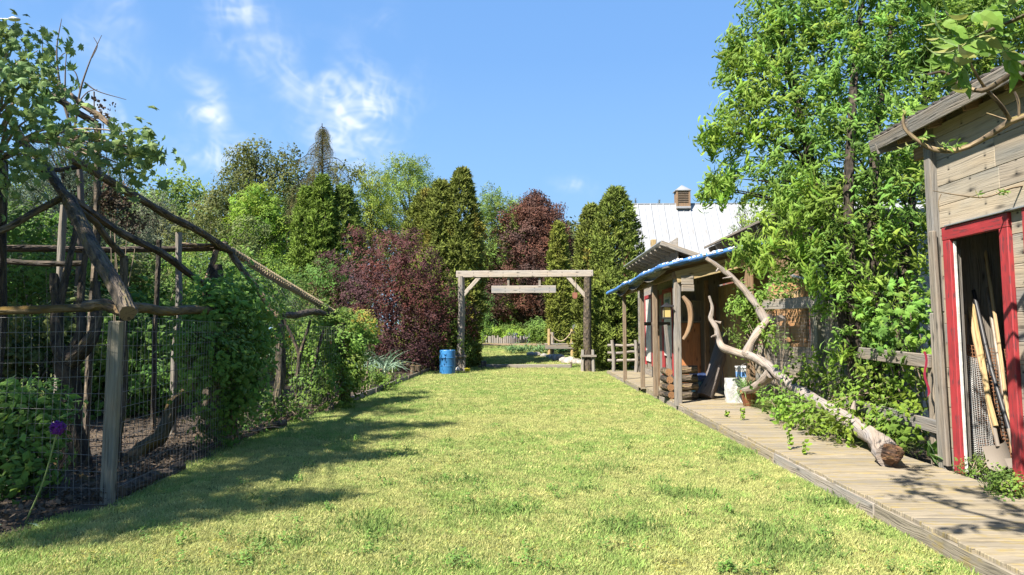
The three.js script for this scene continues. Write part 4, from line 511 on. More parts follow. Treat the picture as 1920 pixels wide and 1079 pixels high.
// ---------------------------------------------------------------- beyond the gate
{
  const P = (px, d, y = 0) => { const p = U(px, 640, d); return V(p.x, hgt(-d) + y, -d); }, r = rng(91);
  const rock = (label, px, d, s, sx = 1.2) => { const g = new THREE.IcosahedronGeometry(s, 3), p = g.attributes.position, ph = r() * 50; for (let i = 0; i < p.count; i++) { const v = V().fromBufferAttribute(p, i), n = 0.72 + 0.5 * fbm(v.x / s * 1.1 + ph, v.y / s * 1.1 + v.z / s * 0.9 + ph, 3); p.setXYZ(i, v.x * n * sx, v.y * n * 0.8, v.z * n); } const c = P(px, d); g.setAttribute('uv', new THREE.Float32BufferAttribute(Array.from({ length: p.count * 2 }, (_, i) => i % 2 ? p.getY(i >> 1) + p.getZ(i >> 1) : p.getX(i >> 1)), 2)); return solo('edging_rock', label, 'rock', smooth(g), r() < 0.7 ? M.rock : M.rockGrey, [c.x, c.y + s * 0.4, c.z], null, 'rocks edging the flower bed by the little bridge'); };
  for (const [px, d, s] of [[995, 35.6, 0.20], [1006, 35.4, 0.19], [1020, 34.6, 0.17], [1030, 34.2, 0.17], [1040, 33.0, 0.24], [1048, 32.2, 0.27], [1056, 31.6, 0.20], [1062, 31.0, 0.22], [1070, 30.6, 0.26], [1082, 30.3, 0.22], [1090, 30.1, 0.2]]) rock('pale rounded rock edging the flower bed by the little bridge', px, d, s);
  // footbridge with rope rail
  const b = thing('garden_bridge', 'small wooden garden platform with fresh posts and a rope rail', 'bridge'), f0 = P(1022, 35.5), f1 = P(1078, 35.5), y0 = f0.y + 0.42; for (let i = 0; i < 9; i++) part('plank', box(0.19, 0.05, 1.3), M.grey[(i * 3) % 4], b, [lerp(f0.x, f1.x, (i + 0.5) / 9), y0 + 0.2, -35.9]); part('side_beam', box(f1.x - f0.x, 0.2, 0.06), M.grey[3], b, [(f0.x + f1.x) / 2, y0 + 0.06, -35.22]);
  for (const [px, d, h] of [[1030, 35.3, 1.42], [1073, 35.3, 1.42], [1036, 36.4, 1.2], [1078, 36.5, 1.3]]) { const p = P(px, d); log('post', p, V(p.x, p.y + h, p.z), 0.09, 0.085, [d < 36 ? M.yellow : M.grey[2], M.cut], b, { wob: 0.01, seg: 10 }); }
  const ra = P(1031, 35.3, 1.25), rb2 = P(1072, 35.3, 1.3), rp = []; for (let i = 0; i <= 16; i++) { const q = i / 16; rp.push(ra.clone().lerp(rb2, q).add(V(0, -0.55 * 4 * q * (1 - q) * 0.9, 0.08))); } part('rope', tube(rp, 0.035, 7, 0.1, 3), [M.rope, M.rope], b);
  const sg = thing('info_board', 'grey board on a post beside the little bridge', 'board', P(1083, 36.2).toArray()); part('panel', box(0.5, 0.55, 0.05), M.flashing, sg, [0, 1.35, 0]); part('post', box(0.08, 1.2, 0.08), M.grey[2], sg, [0, 0.55, -0.06]); const ws = thing('white_sign', 'pale tilted plank sign leaning beside the little bridge', 'sign', P(1082, 33.5).toArray()); part('panel', box(0.62, 0.34, 0.04), M.white, ws, [0, 0.62, 0], [0, 0, -0.5]); part('stake', box(0.06, 0.7, 0.05), M.grey[1], ws, [0.02, 0.3, -0.05]);
  // log palisade round the flower border
  const pl = thing('log_palisade', 'low palisade of pale upright log ends round the flower border', 'edging'); for (let i = 0; i < 26; i++) { const px = 906 + i * 3.5 + (r() - 0.5), p = P(px, 49.5 - 1.3 * Math.sin(i / 25 * 3.14)); log('log_end', p, V(p.x, p.y + 0.34 + 0.22 * r(), p.z), 0.07, 0.07, [M.grey[2], M.cut], pl, { n: 2, seg: 7, wob: 0 }); }
  const bed = (name, label, px, d, w, h, n, m, seed, leaf, tint) => { const c = P(px, d), cl = []; const q = rng(seed); for (let i = 0; i < n; i++) cl.push([V(c.x + (q() - 0.5) * w, c.y + h * (0.3 + 0.5 * q()), c.z + (q() - 0.5) * 1.4), 0.34 * (0.7 + 0.6 * q()), 26]); return bush(name, label, 'plant', null, c, cl, { seed, leaf, leafMat: m, foot: w * 0.6, tint }); };
  bed('border_perennials', 'bright green leafy perennials in the palisade border', 945, 50.2, 4.2, 0.9, 22, L.lime, 101, LG.broad); bed('border_shrub', 'fine leaved green shrub beside the purple maple trunk', 976, 51, 2.4, 1.3, 14, L.bed, 103, LG.mid, [1, 1, 1]); bed('trellis_bush', 'round light green bush behind the rope rail', 1022, 44, 2.0, 1.9, 16, L.bed, 105, LG.broad); bed('border_bush', 'light green bush left of the grey board', 1063, 41, 1.5, 1.7, 10, L.bed, 107, LG.broad);
  { const c = P(1003, 37.5), t = thing('iris_clump', 'clump of sword leaved irises with violet flowers near the bridge', 'plant', c.toArray()), f = new Foliage(LG.strap, L.leek, 110), fl = new Foliage(LG.small, leafMat(0.10, 0.06, 0.30), 111), q = rng(112); for (let i = 0; i < 46; i++) f.add(V((q() - 0.5) * 3.2, 0, (q() - 0.5) * 1.2), V((q() - 0.5) * 0.4, 1, (q() - 0.5) * 0.4).normalize(), 0.75 + 0.4 * q(), [0.6 + 0.3 * q(), 0.8 + 0.3 * q(), 0.55]); for (let i = 0; i < 26; i++) fl.add(V(-0.9 + (q() - 0.5) * 1.2, 0.75 + 0.3 * q(), (q() - 0.5) * 0.9), V(0, 1, 0), 0.8, [1, 1, 1]); f.build('leaves', t); fl.build('flowers', t); }
  // rail fence right of the gate
  const fz = 24.5, rf = thing('pole_fence', 'low fence of split poles beside the cedars at the boardwalk end', 'fence'); for (const [py, k] of [[648, 0], [662, 1], [676, 2]]) log('pole', U(1140, py, fz), U(1200, py - 1, fz - 0.6), 0.05, 0.045, [M.grey[k], M.cutGrey], rf, { wob: 0.04 }); log('post', V(U(1150, 690, 24.3).x, 0, -24.3), U(1148, 638, 24.3), 0.07, 0.06, [M.grey[0], M.cutGrey], rf); log('post', V(U(1192, 690, 23.8).x, 0, -23.8), U(1192, 638, 23.8), 0.07, 0.06, [M.grey[0], M.cutGrey], rf);
}
// ---------------------------------------------------------------- barn with the white metal roof
{
  const gy = 1.0, t = thing('barn', 'large red barn with a bright white ribbed metal roof', 'barn', [0, gy, 0]), ze = -43, zr = -46, ye = 5.75 - gy, yr = U(1270, 383, 46).y - gy, x0 = U(1172, 383, 46).x, n = 30, w = 0.86, d = Math.hypot(ze - zr, yr - ye), a = Math.atan2(yr - ye, ze - zr);
  const pg = box(w - 0.004, 0.03, d, 0.003), rg = box(0.06, 0.11, d, 0.01);
  for (let i = 0; i < n; i++) { const p = part('roof_panel', pg, M.roofWhite, t, [x0 + (i + 0.5) * w, (ye + yr) / 2, (ze + zr) / 2], [a, 0, 0]); part('rib', rg, M.roofWhite, p, [w / 2 - 0.02, 0.03, 0]); part('rib', join([rg.clone().scale(0.6, 0.6, 1)]), M.roofWhite, p, [0, 0.025, 0]); }
  part('roof_panel', box(n * w, 0.03, 6, 0.003), M.roofWhite, t, [x0 + n * w / 2, yr - 2.45, zr - 1.95], [-0.9, 0, 0]); part('ridge_cap', box(n * w, 0.05, 0.14), M.roofWhite, t, [x0 + n * w / 2, yr + 0.03, zr]);
  for (let i = 0; i < 40; i++) part('wall_board', box(0.62, ye + 0.4, 0.05, 0.01), M.redwood, t, [x0 + 0.5 + i * 0.64, (ye - 0.4) / 2, ze - 0.45]); for (let i = 0; i < 9; i++) part('gable_board', box(0.05, ye - 0.2 + Math.min(i, 8 - i) * 0.95, 0.62), M.redwood, t, [x0 + 0.25, (ye - 0.3 + Math.min(i, 8 - i) * 0.95) / 2, ze - 0.5 - i * 0.68]); part('fascia', box(n * w, 0.16, 0.05), M.white, t, [x0 + n * w / 2, ye - 0.1, ze + 0.02]);
  const c = U(1279, 383, 46), k = part('cupola', box(0.86, 1.2, 0.86), M.brown, t, [c.x, yr + 0.25, zr]); for (let j = 0; j < 6; j++) part('louvre', box(0.66, 0.05, 0.06), M.dark, k, [0, 0.42 - j * 0.12, 0.44], [0.5, 0, 0]); for (const x of [-0.48, 0.48]) part('corner_trim', box(0.12, 1.36, 0.12), M.brown, k, [x * 0.86, 0, 0.41]); part('base_flashing', box(0.95, 0.14, 0.97), M.roofWhite, k, [0, -0.56, 0.05]); part('cupola_roof', new THREE.ConeGeometry(0.74, 0.44, 4).rotateY(Math.PI / 4), M.roofWhite, k, [0, 0.84, 0]); part('cupola_eave', box(1.05, 0.06, 1.05), M.roofWhite, k, [0, 0.61, 0]);
  const g = thing('gabled_porch', 'small grey gable roof in front of the barn', 'porch', [U(1323, 484, 36).x, 0.29, -36]), gy2 = U(1323, 484, 36).y - 0.29; for (const s of [-1, 1]) part('roof_slope', box(1.3, 0.07, 3), M.roofWhite, g, [s * 0.56, gy2 - 0.28, -1.5], [0, 0, -s * 0.46]); part('gable_wall', box(1.9, gy2 - 0.6, 0.06), M.grey[1], g, [0, (gy2 - 0.6) / 2, -0.3]); for (const s of [-1, 1]) part('barge_board', box(1.3, 0.12, 0.04), M.grey[1], g, [s * 0.56, gy2 - 0.36, 0.02], [0, 0, -s * 0.46]);
}
// ---------------------------------------------------------------- driftwood
{
  const t = thing('driftwood_trunk', 'bleached dead tree with forked limbs lying on the boardwalk', 'driftwood', [0, 0, 0]), add = (name, pts, rad, m, seed, n = 26) => part(name, tube(curve(pts, n), rad, 12, 0.24, seed), [m, m], t);
  const butt = G(1668, 876, DY); butt.y = DY + 0.13;
  add('trunk', [butt, U(1640, 824, 8.2), U(1590, 788, 9.0), U(1540, 758, 9.8), U(1495, 730, 10.7), U(1455, 698, 11.6), U(1425, 676, 12.4), U(1396, 662, 13.0)], [0.128, 0.102, 0.088, 0.086, 0.086, 0.082, 0.078, 0.074], M.drift, 3, 60);
  const fork = U(1403, 664, 12.9), top = U(1438, 602, 13.0);
  add('limb', [fork, U(1412, 638, 12.9), U(1428, 615, 12.95), top], [0.10, 0.088, 0.08, 0.085], M.drift, 4); add('limb', [top, U(1418, 572, 13.1), U(1388, 535, 13.2), U(1358, 508, 13.25), U(1324, 484, 13.3)], [0.08, 0.066, 0.055, 0.048, 0.04], M.drift, 5); add('limb', [top, U(1455, 598, 13.0), U(1470, 597, 12.9), U(1484, 600, 12.85)], [0.075, 0.06, 0.05, 0.05], M.driftDark, 6); add('limb', [U(1402, 666, 12.95), U(1378, 660, 13.1), U(1356, 653, 13.2), U(1349, 640, 13.3), U(1343, 615, 13.3), U(1333, 598, 13.4), U(1336, 578, 13.4), U(1330, 555, 13.4)], [0.085, 0.075, 0.075, 0.07, 0.05, 0.05, 0.035, 0.022], M.drift, 7, 34);
  const foot = G(1386, 752, DY); add('limb', [U(1447, 700, 11.9), U(1425, 722, 12.3), U(1402, 732, 13.0), V(foot.x - 0.05, DY + 0.18, foot.z + 0.1), V(foot.x, DY + 0.03, foot.z)], [0.10, 0.075, 0.07, 0.075, 0.055], M.drift, 8);
  for (const [a, b, q] of [[[1352, 606, 13.3], [1340, 602, 13.35], 9], [[1372, 521, 13.2], [1356, 522, 13.1], 10], [[1350, 500, 13.28], [1343, 510, 13.2], 11], [[1345, 628, 13.3], [1334, 632, 13.2], 12], [[1480, 715, 11.0], [1478, 700, 11.0], 13], [[1600, 768, 8.9], [1603, 752, 8.9], 14], [[1400, 555, 13.15], [1410, 548, 13.1], 15]]) add('stub', [U(...a), U(...a).lerp(U(...b), 0.5), U(...b)], [0.03, 0.02, 0.012], M.drift, q, 4);
  const g = new THREE.IcosahedronGeometry(0.112, 4), p = g.attributes.position; for (let i = 0; i < p.count; i++) { const v = V().fromBufferAttribute(p, i), n = 0.55 + 0.75 * fbm(v.x * 14 + 3, v.y * 14 + v.z * 11, 3) + 0.25 * (vn(v.x * 60, v.y * 60 + v.z * 50) - 0.5); p.setXYZ(i, v.x * n, v.y * n, v.z * n); } const uvs = []; for (let i = 0; i < p.count; i++) uvs.push(p.getX(i) * 2, p.getY(i) * 2); g.setAttribute('uv', new THREE.Float32BufferAttribute(uvs, 2)); part('rotten_end', smooth(g), M.rot, t, [butt.x - 0.0, butt.y, butt.z + 0.05]).userData.label = 'rotten broken brown butt end';
}
// ---------------------------------------------------------------- log frame and wire fence on the left
{
  const w = thing('wire_fence', 'wire mesh fence on a square weathered post with mossy log rails', 'fence'), p0 = G(203, 946);
  const cp = part('corner_post', box(0.115, 1.72, 0.09, 0.012), wood([0.27, 0.235, 0.17]), w, [p0.x, 0.83, p0.z], [0, 0.12, -0.012]);
  const a = U(-260, 582, 6.45), b = U(232, 577, 6.32), c = U(395, 583, 9.0), d = U(518, 600, 11.8), e = U(628, 590, 15), p1 = G(517, 794); 
  log('rail', a, U(170, 578, 6.4), 0.042, 0.04, [M.moss, M.cutGrey], w, { wob: 0.03 }); log('rail', U(160, 575, 6.42), U(250, 580, 6.3), 0.06, 0.055, [M.barkTan, M.cutGrey], w); log('rail', U(222, 578, 6.22), c, 0.05, 0.055, [M.moss, M.cut], w, { wob: 0.03 }); log('rail', c, d.clone().add(V(0, 0.02, 0)), 0.065, 0.055, [M.moss, M.cut], w); log('rail', U(500, 588, 11.6), e, 0.075, 0.06, [M.bark, M.cut], w, { wob: 0.06 });
  log('post', V(p1.x, -0.02, p1.z), V(p1.x + 0.02, 1.78, p1.z), 0.095, 0.085, [M.barkGrey, M.cutGrey], w); const p2 = G(640, 762); log('post', V(p2.x, -0.02, p2.z), V(p2.x, 1.75, p2.z), 0.075, 0.07, [M.bark, M.cutGrey], w);
  const net = (q0, q1, n) => { const l = V(q0.x, 0.03, q0.z), r = V(q1.x, 0.03, q1.z); part('wire_mesh', mesh([l, r, V(q1.x, q1.y - 0.04, q1.z), V(q0.x, q0.y - 0.04, q0.z)], n, 12, 0.002, 0.05), M.wire, w).userData.kind = 'stuff'; }; net(V(a.x, 1.78, a.z + 0.06), V(p0.x, 1.78, p0.z + 0.09), 34); net(V(p0.x + 0.09, 1.78, p0.z), V(p1.x + 0.09, 1.75, p1.z), 66); net(V(p1.x + 0.09, 1.75, p1.z), V(p2.x + 0.08, 1.72, p2.z), 26);
  const f = thing('slanting_frame', 'slanting frame of rough barked logs above the wire fence', 'log frame'), lg = (q0, q1, r0, r1, m = M.bark, wob = 0.08) => log('log', U(...q0), U(...q1), r0 * 0.74, r1 * 0.74, [m, M.cutGrey], f, { wob: wob * 0.5, rough: 0.2, seg: 11 });
  lg([238, 588, 6.12], [128, 374, 7.3], 0.108, 0.09, M.barkGrey, 0.14); lg([128, 374, 7.3], [18, 225, 8.3], 0.075, 0.06, M.bark, 0.12); lg([118, 362, 7.35], [412, 550, 10.4], 0.06, 0.062, M.bark, 0.12); lg([140, 388, 7.5], [228, 478, 8.1], 0.05, 0.05, M.bark); lg([135, 298, 8.1], [432, 472, 12.0], 0.072, 0.082, M.barkGrey, 0.1); lg([424, 462, 12.1], [520, 594, 11.75], 0.075, 0.068, M.barkTan, 0.06);
  lg([-120, 478, 6.7], [124, 366, 7.4], 0.052, 0.05, M.barkGrey); lg([-60, 467, 9.0], [424, 466, 11.9], 0.066, 0.07, M.bark, 0.06); lg([-40, 484, 8.9], [160, 494, 8.9], 0.058, 0.05, M.barkDark); lg([70, 318, 8.2], [170, 310, 8.6], 0.045, 0.04, M.barkDark); lg([330, 458, 11.0], [424, 457, 11.9], 0.05, 0.05, M.barkTan); lg([80, 172, 8.8], [182, 232, 9.2], 0.062, 0.062, M.barkGrey, 0.03); lg([110, 160, 9.2], [208, 236, 9.0], 0.055, 0.052, M.barkTan, 0.03);
  for (const [px, py, d, r0, m] of [[119, 385, 9.3, 0.06, M.grey[1]], [184, 232, 9.1, 0.055, M.barkGrey], [335, 436, 10.2, 0.062, M.grey[1]], [298, 450, 10.8, 0.05, M.barkDark], [5, 300, 7.6, 0.07, M.barkDark], [232, 480, 8.15, 0.06, M.barkGrey]]) { const q = U(px, py, d); log('upright', V(q.x, 0, q.z), q, r0 * 0.84, r0 * 0.74, [m, M.cut], f, { wob: 0.04, rough: 0.12 }); }
  const gp = [U(118, 455, 8.3), U(145, 385, 8.3), U(170, 360, 8.4)]; 
  // rolled netting that runs down to the far rail
  const na = U(432, 470, 12.05), nb = U(628, 588, 15), nr = thing('rolled_netting', 'twisted roll of brown netting sloping down to the fence rail', 'netting'), core = bendLine(na, nb, 40, 0.05, 5), tw = []; part('roll', tube(core, [0.05, 0.06, 0.05, 0.04], 8, 0.3, 4), [M.net, M.net], nr); const dirn = nb.clone().sub(na).normalize(), s1 = V(0, 1, 0).cross(dirn).normalize(), s2 = dirn.clone().cross(s1); for (let k = 0; k < 2; k++) { const pts = []; for (let i = 0; i <= 260; i++) { const q = i / 260, w0 = q * 150 + k * 3.14; pts.push(na.clone().lerp(nb, q).add(s1.clone().multiplyScalar(Math.cos(w0) * 0.062)).add(s2.clone().multiplyScalar(Math.sin(w0) * 0.062))); } tw.push(tube(pts, 0.012, 5, 0, 1, false)); } part('cord', join(tw), M.rope, nr).userData.kind = 'stuff';
  part('hanging_net', mesh([na, nb, V(nb.x, nb.y - 0.1, nb.z), V(p1.x, 1.82, p1.z)], 24, 12, 0.002, 0.12), M.wire, nr).userData.kind = 'stuff';
  const gl = (label, a0, b0, r0, m) => { const t = thing('ground_log', label, 'log', a0.toArray()); log('log', V(0, r0 * 0.75, 0), b0.clone().sub(a0).setY(r0 * 0.75), r0, r0 * 0.85, [m, M.cutGrey], t, { wob: 0.06, rough: 0.14 }); }; gl('dark log lying along the fence foot right of the square post', G(222, 935), G(338, 884), 0.075, M.bark); gl('mossy yellow pole lying in the shaded bed left of the post', G(88, 868), G(182, 920), 0.055, M.moss); gl('short brown log lying at the lawn edge under the vine', G(440, 829), G(532, 801), 0.075, M.barkTan); gl('thin log lying behind the square post', G(90, 955), G(190, 940), 0.04, M.bark);
  const br = thing('brace_log', 'mossy log propped diagonally behind the wire mesh', 'log', [0, 0, 0]), g0 = G(240, 872); log('log', V(g0.x, 0.03, g0.z), U(362, 718, 9.6), 0.095, 0.075, [M.moss, M.cut], br, { wob: 0.12, rough: 0.16 });
  // old gnarled tree behind the fence
  const tb = G(140, 880), o = thing('gnarled_tree', 'old gnarled trunk with sawn off limbs behind the wire fence', 'tree', [tb.x, 0, tb.z]), rel = (px, py, d) => U(px, py, d).sub(V(tb.x, 0, tb.z)), lim = (pts, rad, s) => tube(curve(pts, 16), rad, 12, 0.22, s);
  part('trunk', lim([V(0, -0.05, 0), rel(132, 800, 7.9), rel(128, 730, 7.9), rel(122, 670, 7.9)], [0.19, 0.125, 0.115, 0.14], 31), [M.bark, M.cut], o); for (const [pts, rad] of [[[rel(122, 690, 7.9), rel(108, 640, 7.9), rel(104, 570, 8), rel(100, 515, 8.1)], [0.11, 0.066, 0.055, 0.045]], [[rel(124, 680, 7.9), rel(150, 630, 7.9), rel(150, 560, 8.1), rel(160, 470, 8.2)], [0.10, 0.06, 0.045, 0.03]], [[rel(124, 685, 7.9), rel(168, 640, 7.8), rel(182, 600, 7.9), rel(180, 530, 8)], [0.10, 0.075, 0.05, 0.04]], [[rel(108, 600, 8), rel(122, 520, 8.1), rel(140, 440, 8.3), rel(150, 395, 8.4)], [0.05, 0.04, 0.032, 0.025]]]) part('limb', lim(pts, rad, 40 + rad[1] * 100), [M.bark, M.cut], o);
  const s2b = V(U(402, 600, 10.4).x, 0, -10.4), st = thing('sawn_stump', 'dark forked stump with a fresh sawn top rising above the vine', 'stump', s2b.toArray()); part('trunk', tube(curve([V(0, 0, 0), V(0.02, 1.5, 0), V(0.03, 2.2, 0), U(402, 498, 10.4).sub(s2b)], 14), [0.13, 0.12, 0.13, 0.10], 11, 0.25, 61), [M.barkDark, M.cut], st); part('limb', tube(curve([V(-0.05, 1.7, 0.05), V(-0.12, 2.2, 0.1), U(405, 470, 10.4).sub(s2b)], 8), [0.05, 0.04, 0.04], 8, 0.2, 62), [M.barkTan, M.cut], st);
  const s3 = V(G(556, 770).x, 0, G(556, 770).z), fk = thing('forked_branches', 'bare forked branches standing in the mesh beside the far post', 'branches', s3.toArray()), r3 = (px, py, d) => U(px, py, d).sub(s3), dd = -s3.z; for (const [pts, r0] of [[[V(0, 0, 0), r3(558, 700, dd), r3(560, 665, dd), r3(532, 600, dd)], 0.05], [[r3(560, 672, dd), r3(573, 630, dd), r3(582, 600, dd)], 0.04], [[V(0.2, 0, 0), r3(590, 680, dd), r3(606, 620, dd)], 0.04], [[V(-0.4, 0, 0.1), r3(500, 690, dd), r3(505, 640, dd)], 0.03]]) part('branch', tube(curve(pts, 12), [r0, r0 * 0.6], 8, 0.15, Math.round(r0 * 900)), [M.bark, M.cut], fk);
}

// ---------------------------------------------------------------- trees beyond
{
  const P = (px, d) => { const p = U(px, 640, d); return V(p.x, hgt(-d), -d); }, top = (py, d) => (620 - py) * d / F + EYE - hgt(-d);
  const round = (k = 1) => (q) => Math.pow(Math.sin(Math.PI * (0.12 + 0.83 * q)), 0.7) * k;
  tree('chestnut_tree', 'large dark green broadleaf tree left of the weeping spruce', null, P(470, 46), { seed: 201, height: top(283, 46), crown: 0.2, trunk: 0.3, n: 62, env: round(3.3), size: 1.0, per: 46, leaf: LG.far, leafMat: L.olive, clumps: [[U(395, 400, 45), 1.2, 80], [U(420, 380, 45), 1.1, 70], [U(450, 300, 45), 0.9, 50], [U(540, 300, 45), 0.9, 50], [U(375, 430, 45), 0.7, 40], [U(480, 285, 45), 0.8, 45], [U(640, 330, 46), 0.8, 40], [U(670, 325, 46), 0.5, 24], [U(560, 330, 46), 1.0, 50]] });
  tree('lime_green_tree', 'bright lime green young tree in front of the dark broadleaf tree', null, P(478, 36), { seed: 203, height: top(352, 36), crown: 0.2, trunk: 0.12, n: 70, env: (q) => Math.pow(Math.sin(Math.PI * (0.2 + 0.78 * q)), 0.6) * 1.75, size: 0.55, per: 46, leaf: LG.broad, leafMat: L.lime });
  tree('locust_tree', 'tall airy light green locust tree behind the plum shrub', null, P(765, 50), { seed: 205, height: top(292, 50), crown: 0.3, trunk: 0.16, n: 60, env: round(2.8), size: 0.85, per: 42, leaf: LG.pinnate, leafMat: L.locust, leafSize: 1.45, bark: M.barkDark });
  tree('locust_tree', 'smaller yellow green locust tree beside the dark cedar pair', null, P(692, 40), { seed: 206, height: top(325, 40), crown: 0.3, trunk: 0.13, n: 46, env: round(1.6), size: 0.62, per: 40, leaf: LG.pinnate, leafMat: L.locust, leafSize: 1.2, tint: [1.25, 1.1, 0.8], bark: M.barkDark });
  tree('locust_tree', 'light green locust tree rising left of the purple maple', null, P(930, 54), { seed: 207, height: top(358, 54), crown: 0.2, trunk: 0.16, n: 60, env: round(2.5), size: 0.8, per: 40, leaf: LG.pinnate, leafMat: L.locust, leafSize: 1.5 });
  tree('purple_maple', 'dark purple leaved maple framed by the timber gateway', null, P(988, 54), { seed: 209, height: top(366, 54), crown: 0.17, fork: 0.1, trunk: 0.24, n: 125, lean: V(0.005, 0, 0), env: (q) => (q < 0.3 ? 0.75 + q * 0.8 : Math.pow(1.02 - (q - 0.3) / 0.7, 0.7)) * 4.7, size: 0.75, per: 50, leaf: LG.far, leafMat: L.plum, leafSize: 0.85, hue: 0.35 });
  tree('silver_birch', 'small pale leaved tree standing before the white barn roof', null, P(1402, 30), { seed: 211, height: top(388, 30), crown: 0.25, trunk: 0.07, n: 34, env: round(0.75), size: 0.34, per: 22, leaf: LG.small, leafMat: L.olive, tint: [1.5, 1.6, 2.2] });
  tree('backdrop_tree', 'sunny yellow green tree behind the workshop roof', null, P(1480, 24), { seed: 213, height: top(330, 24), crown: 0.3, trunk: 0.14, n: 46, env: round(1.3), size: 0.5, per: 36, leaf: LG.mid, leafMat: L.lime });
  // weeping spruce
  {
    const base = P(598, 38), H = top(222, 38), t = thing('weeping_spruce', 'tall weeping spruce with hanging brown green branchlets', 'tree', base.toArray()), r = rng(221), f = new Foliage(LG.weep, L.spruce, 222), limbs = []; part('trunk', tube([V(0, -0.1, 0), V(0.1, H * 0.5, 0), V(-0.05, H, 0)], [0.22, 0.13, 0.02], 9, 0.1, 5), M.bark, t);
    for (let i = 0; i < 144; i++) { const tier = Math.floor(i / 6), q = Math.min(0.99, tier / 24 + 0.010 * (i % 6)), y = H * (0.08 + 0.91 * q), w = i * 2.4 + r(), len = (4.0 * Math.pow(1 - q, 0.64) + 0.2) * (0.42 + 0.7 * r()), dx = Math.cos(w), dz = Math.sin(w), c = curve([V(0, y, 0), V(dx * len * 0.5, y + 0.12 * len, dz * len * 0.5), V(dx * len, y - 0.30 * len, dz * len)], 7); limbs.push(tube(c, [0.03, 0.01], 4, 0, 1, false)); for (let k = 1; k < 8; k++) for (let m = 0; m < 5; m++) { const p = c[k].clone().add(V((r() - 0.5) * 0.3, -0.05, (r() - 0.5) * 0.3)), b = 0.65 + 0.6 * r(), br = r() < 0.25 ? 1.35 : 1; f.add(p, V((r() - 0.5) * 0.5, -1, (r() - 0.5) * 0.5).normalize(), (0.65 + 0.75 * r()) * (0.55 + 0.45 * (1 - q)), [b * br, b * (br > 1 ? 1.0 : 1), b * 0.9]); } }
    part('limbs', join(limbs), M.bark, t).userData.kind = 'stuff'; f.build('crown', t);
  }
  // columnar cedars
  const green = [1, 1, 1, 0.35], olive = [1.1, 1.0, 0.9, 1.2];
  column('columnar_cedar', 'dark green columnar cedar, left one of the twin pair', null, P(586, 32), top(334, 32), 0.95, 231, L.cedarDark, [1.1, 1.15, 0.9, 0.2], 2); column('columnar_cedar', 'dark green columnar cedar, right one of the twin pair', null, P(640, 32.6), top(352, 32.6), 0.92, 232, L.cedarDark, [1, 1, 0.9, 0.2]);
  column('columnar_cedar', 'tallest bronze tinted cedar behind the left gatepost', null, P(846, 29), top(324, 29), 1.12, 233, L.cedar, olive, 2); column('columnar_cedar', 'bronze green cedar standing behind the plum shrub', null, P(797, 30.5), top(362, 30.5), 0.95, 234, L.cedar, olive); column('columnar_cedar', 'tall pointed cedar nearest the white barn roof', null, P(1158, 28.6), top(360, 28.6), 0.92, 235, L.cedar, [1.05, 1.05, 0.9, 0.5]); column('columnar_cedar', 'slim cedar standing beside the tall pointed one right of the gateway', null, P(1110, 31), top(392, 31), 0.64, 236, L.cedar, olive); column('columnar_cedar', 'short pale green cedar between the purple maple and the gatepost cedars', null, P(1048, 38), top(424, 38), 0.5, 237, L.cedar, [1.3, 1.15, 0.9, 0.3]); column('columnar_cedar', 'broad low cedar filling the space right of the gatepost', null, P(1146, 27.7), top(520, 27.7), 0.8, 238, L.cedar, [1.1, 1.1, 0.9, 0.3]);
  for (const [px, py] of [[1195, 372], [1240, 374]]) { const b = P(px, 72), t = thing('distant_spruce', 'tip of a distant dark spruce showing above the barn ridge', 'tree', b.toArray(), 0, 'distant spruces behind the barn'), H = top(py, 72), f = new Foliage(LG.needle, L.blueConifer, px), r = rng(px); part('trunk', tube([V(0, 0, 0), V(0, H, 0)], [0.2, 0.03], 6, 0, 2), M.bark, t); for (let i = 0; i < 700; i++) { const q = 0.3 + 0.7 * r(), w = r() * 6.28, d = (1 - q) * 2.6 * r() + 0.02; f.add(V(Math.cos(w) * d, q * H, Math.sin(w) * d), V(Math.cos(w) * 0.6, 0.7, Math.sin(w) * 0.6).normalize(), 0.35 + 2.4 * (1 - q), [1, 1, 1]); } f.build('crown', t); }
  // plum coloured shrub
  const sb = P(745, 26.2), C = (px, py, d, s, n) => [U(px, py, d), s, n];
  bush('plum_shrub', 'big plum purple leaved shrub beside the blue barrel', 'shrub', null, sb, [C(745, 470, 26.2, 0.8, 150), C(720, 510, 25.8, 1.0, 210), C(780, 500, 25.9, 0.95, 190), C(700, 560, 25.4, 1.1, 250), C(760, 560, 25.2, 1.15, 270), C(815, 555, 26.4, 0.9, 180), C(655, 520, 26.5, 0.6, 90), C(620, 500, 27, 0.6, 80), C(650, 565, 26.4, 0.65, 100), C(608, 535, 27, 0.5, 60), C(690, 620, 25.2, 1.1, 250), C(760, 625, 25, 1.15, 270), C(805, 625, 26.2, 0.85, 170), C(838, 600, 27.2, 0.6, 80), C(880, 588, 27.3, 0.3, 24), C(884, 622, 27.3, 0.25, 16), C(735, 540, 26.8, 1.2, 200), C(720, 600, 26.6, 1.2, 200), C(690, 500, 27.2, 0.8, 100), C(665, 455, 27.5, 0.45, 50), C(720, 450, 27, 0.45, 50), C(770, 450, 26.8, 0.4, 40), C(700, 665, 25.3, 0.9, 150), C(770, 668, 25.2, 0.9, 150), C(805, 665, 26.6, 0.7, 100), C(660, 630, 26, 0.6, 80), C(668, 440, 28, 0.3, 24)], { seed: 241, leaf: LG.mid, leafMat: L.purple, foot: 1.6, stem: 0.03, bark: M.barkDark, hue: 0.4 });
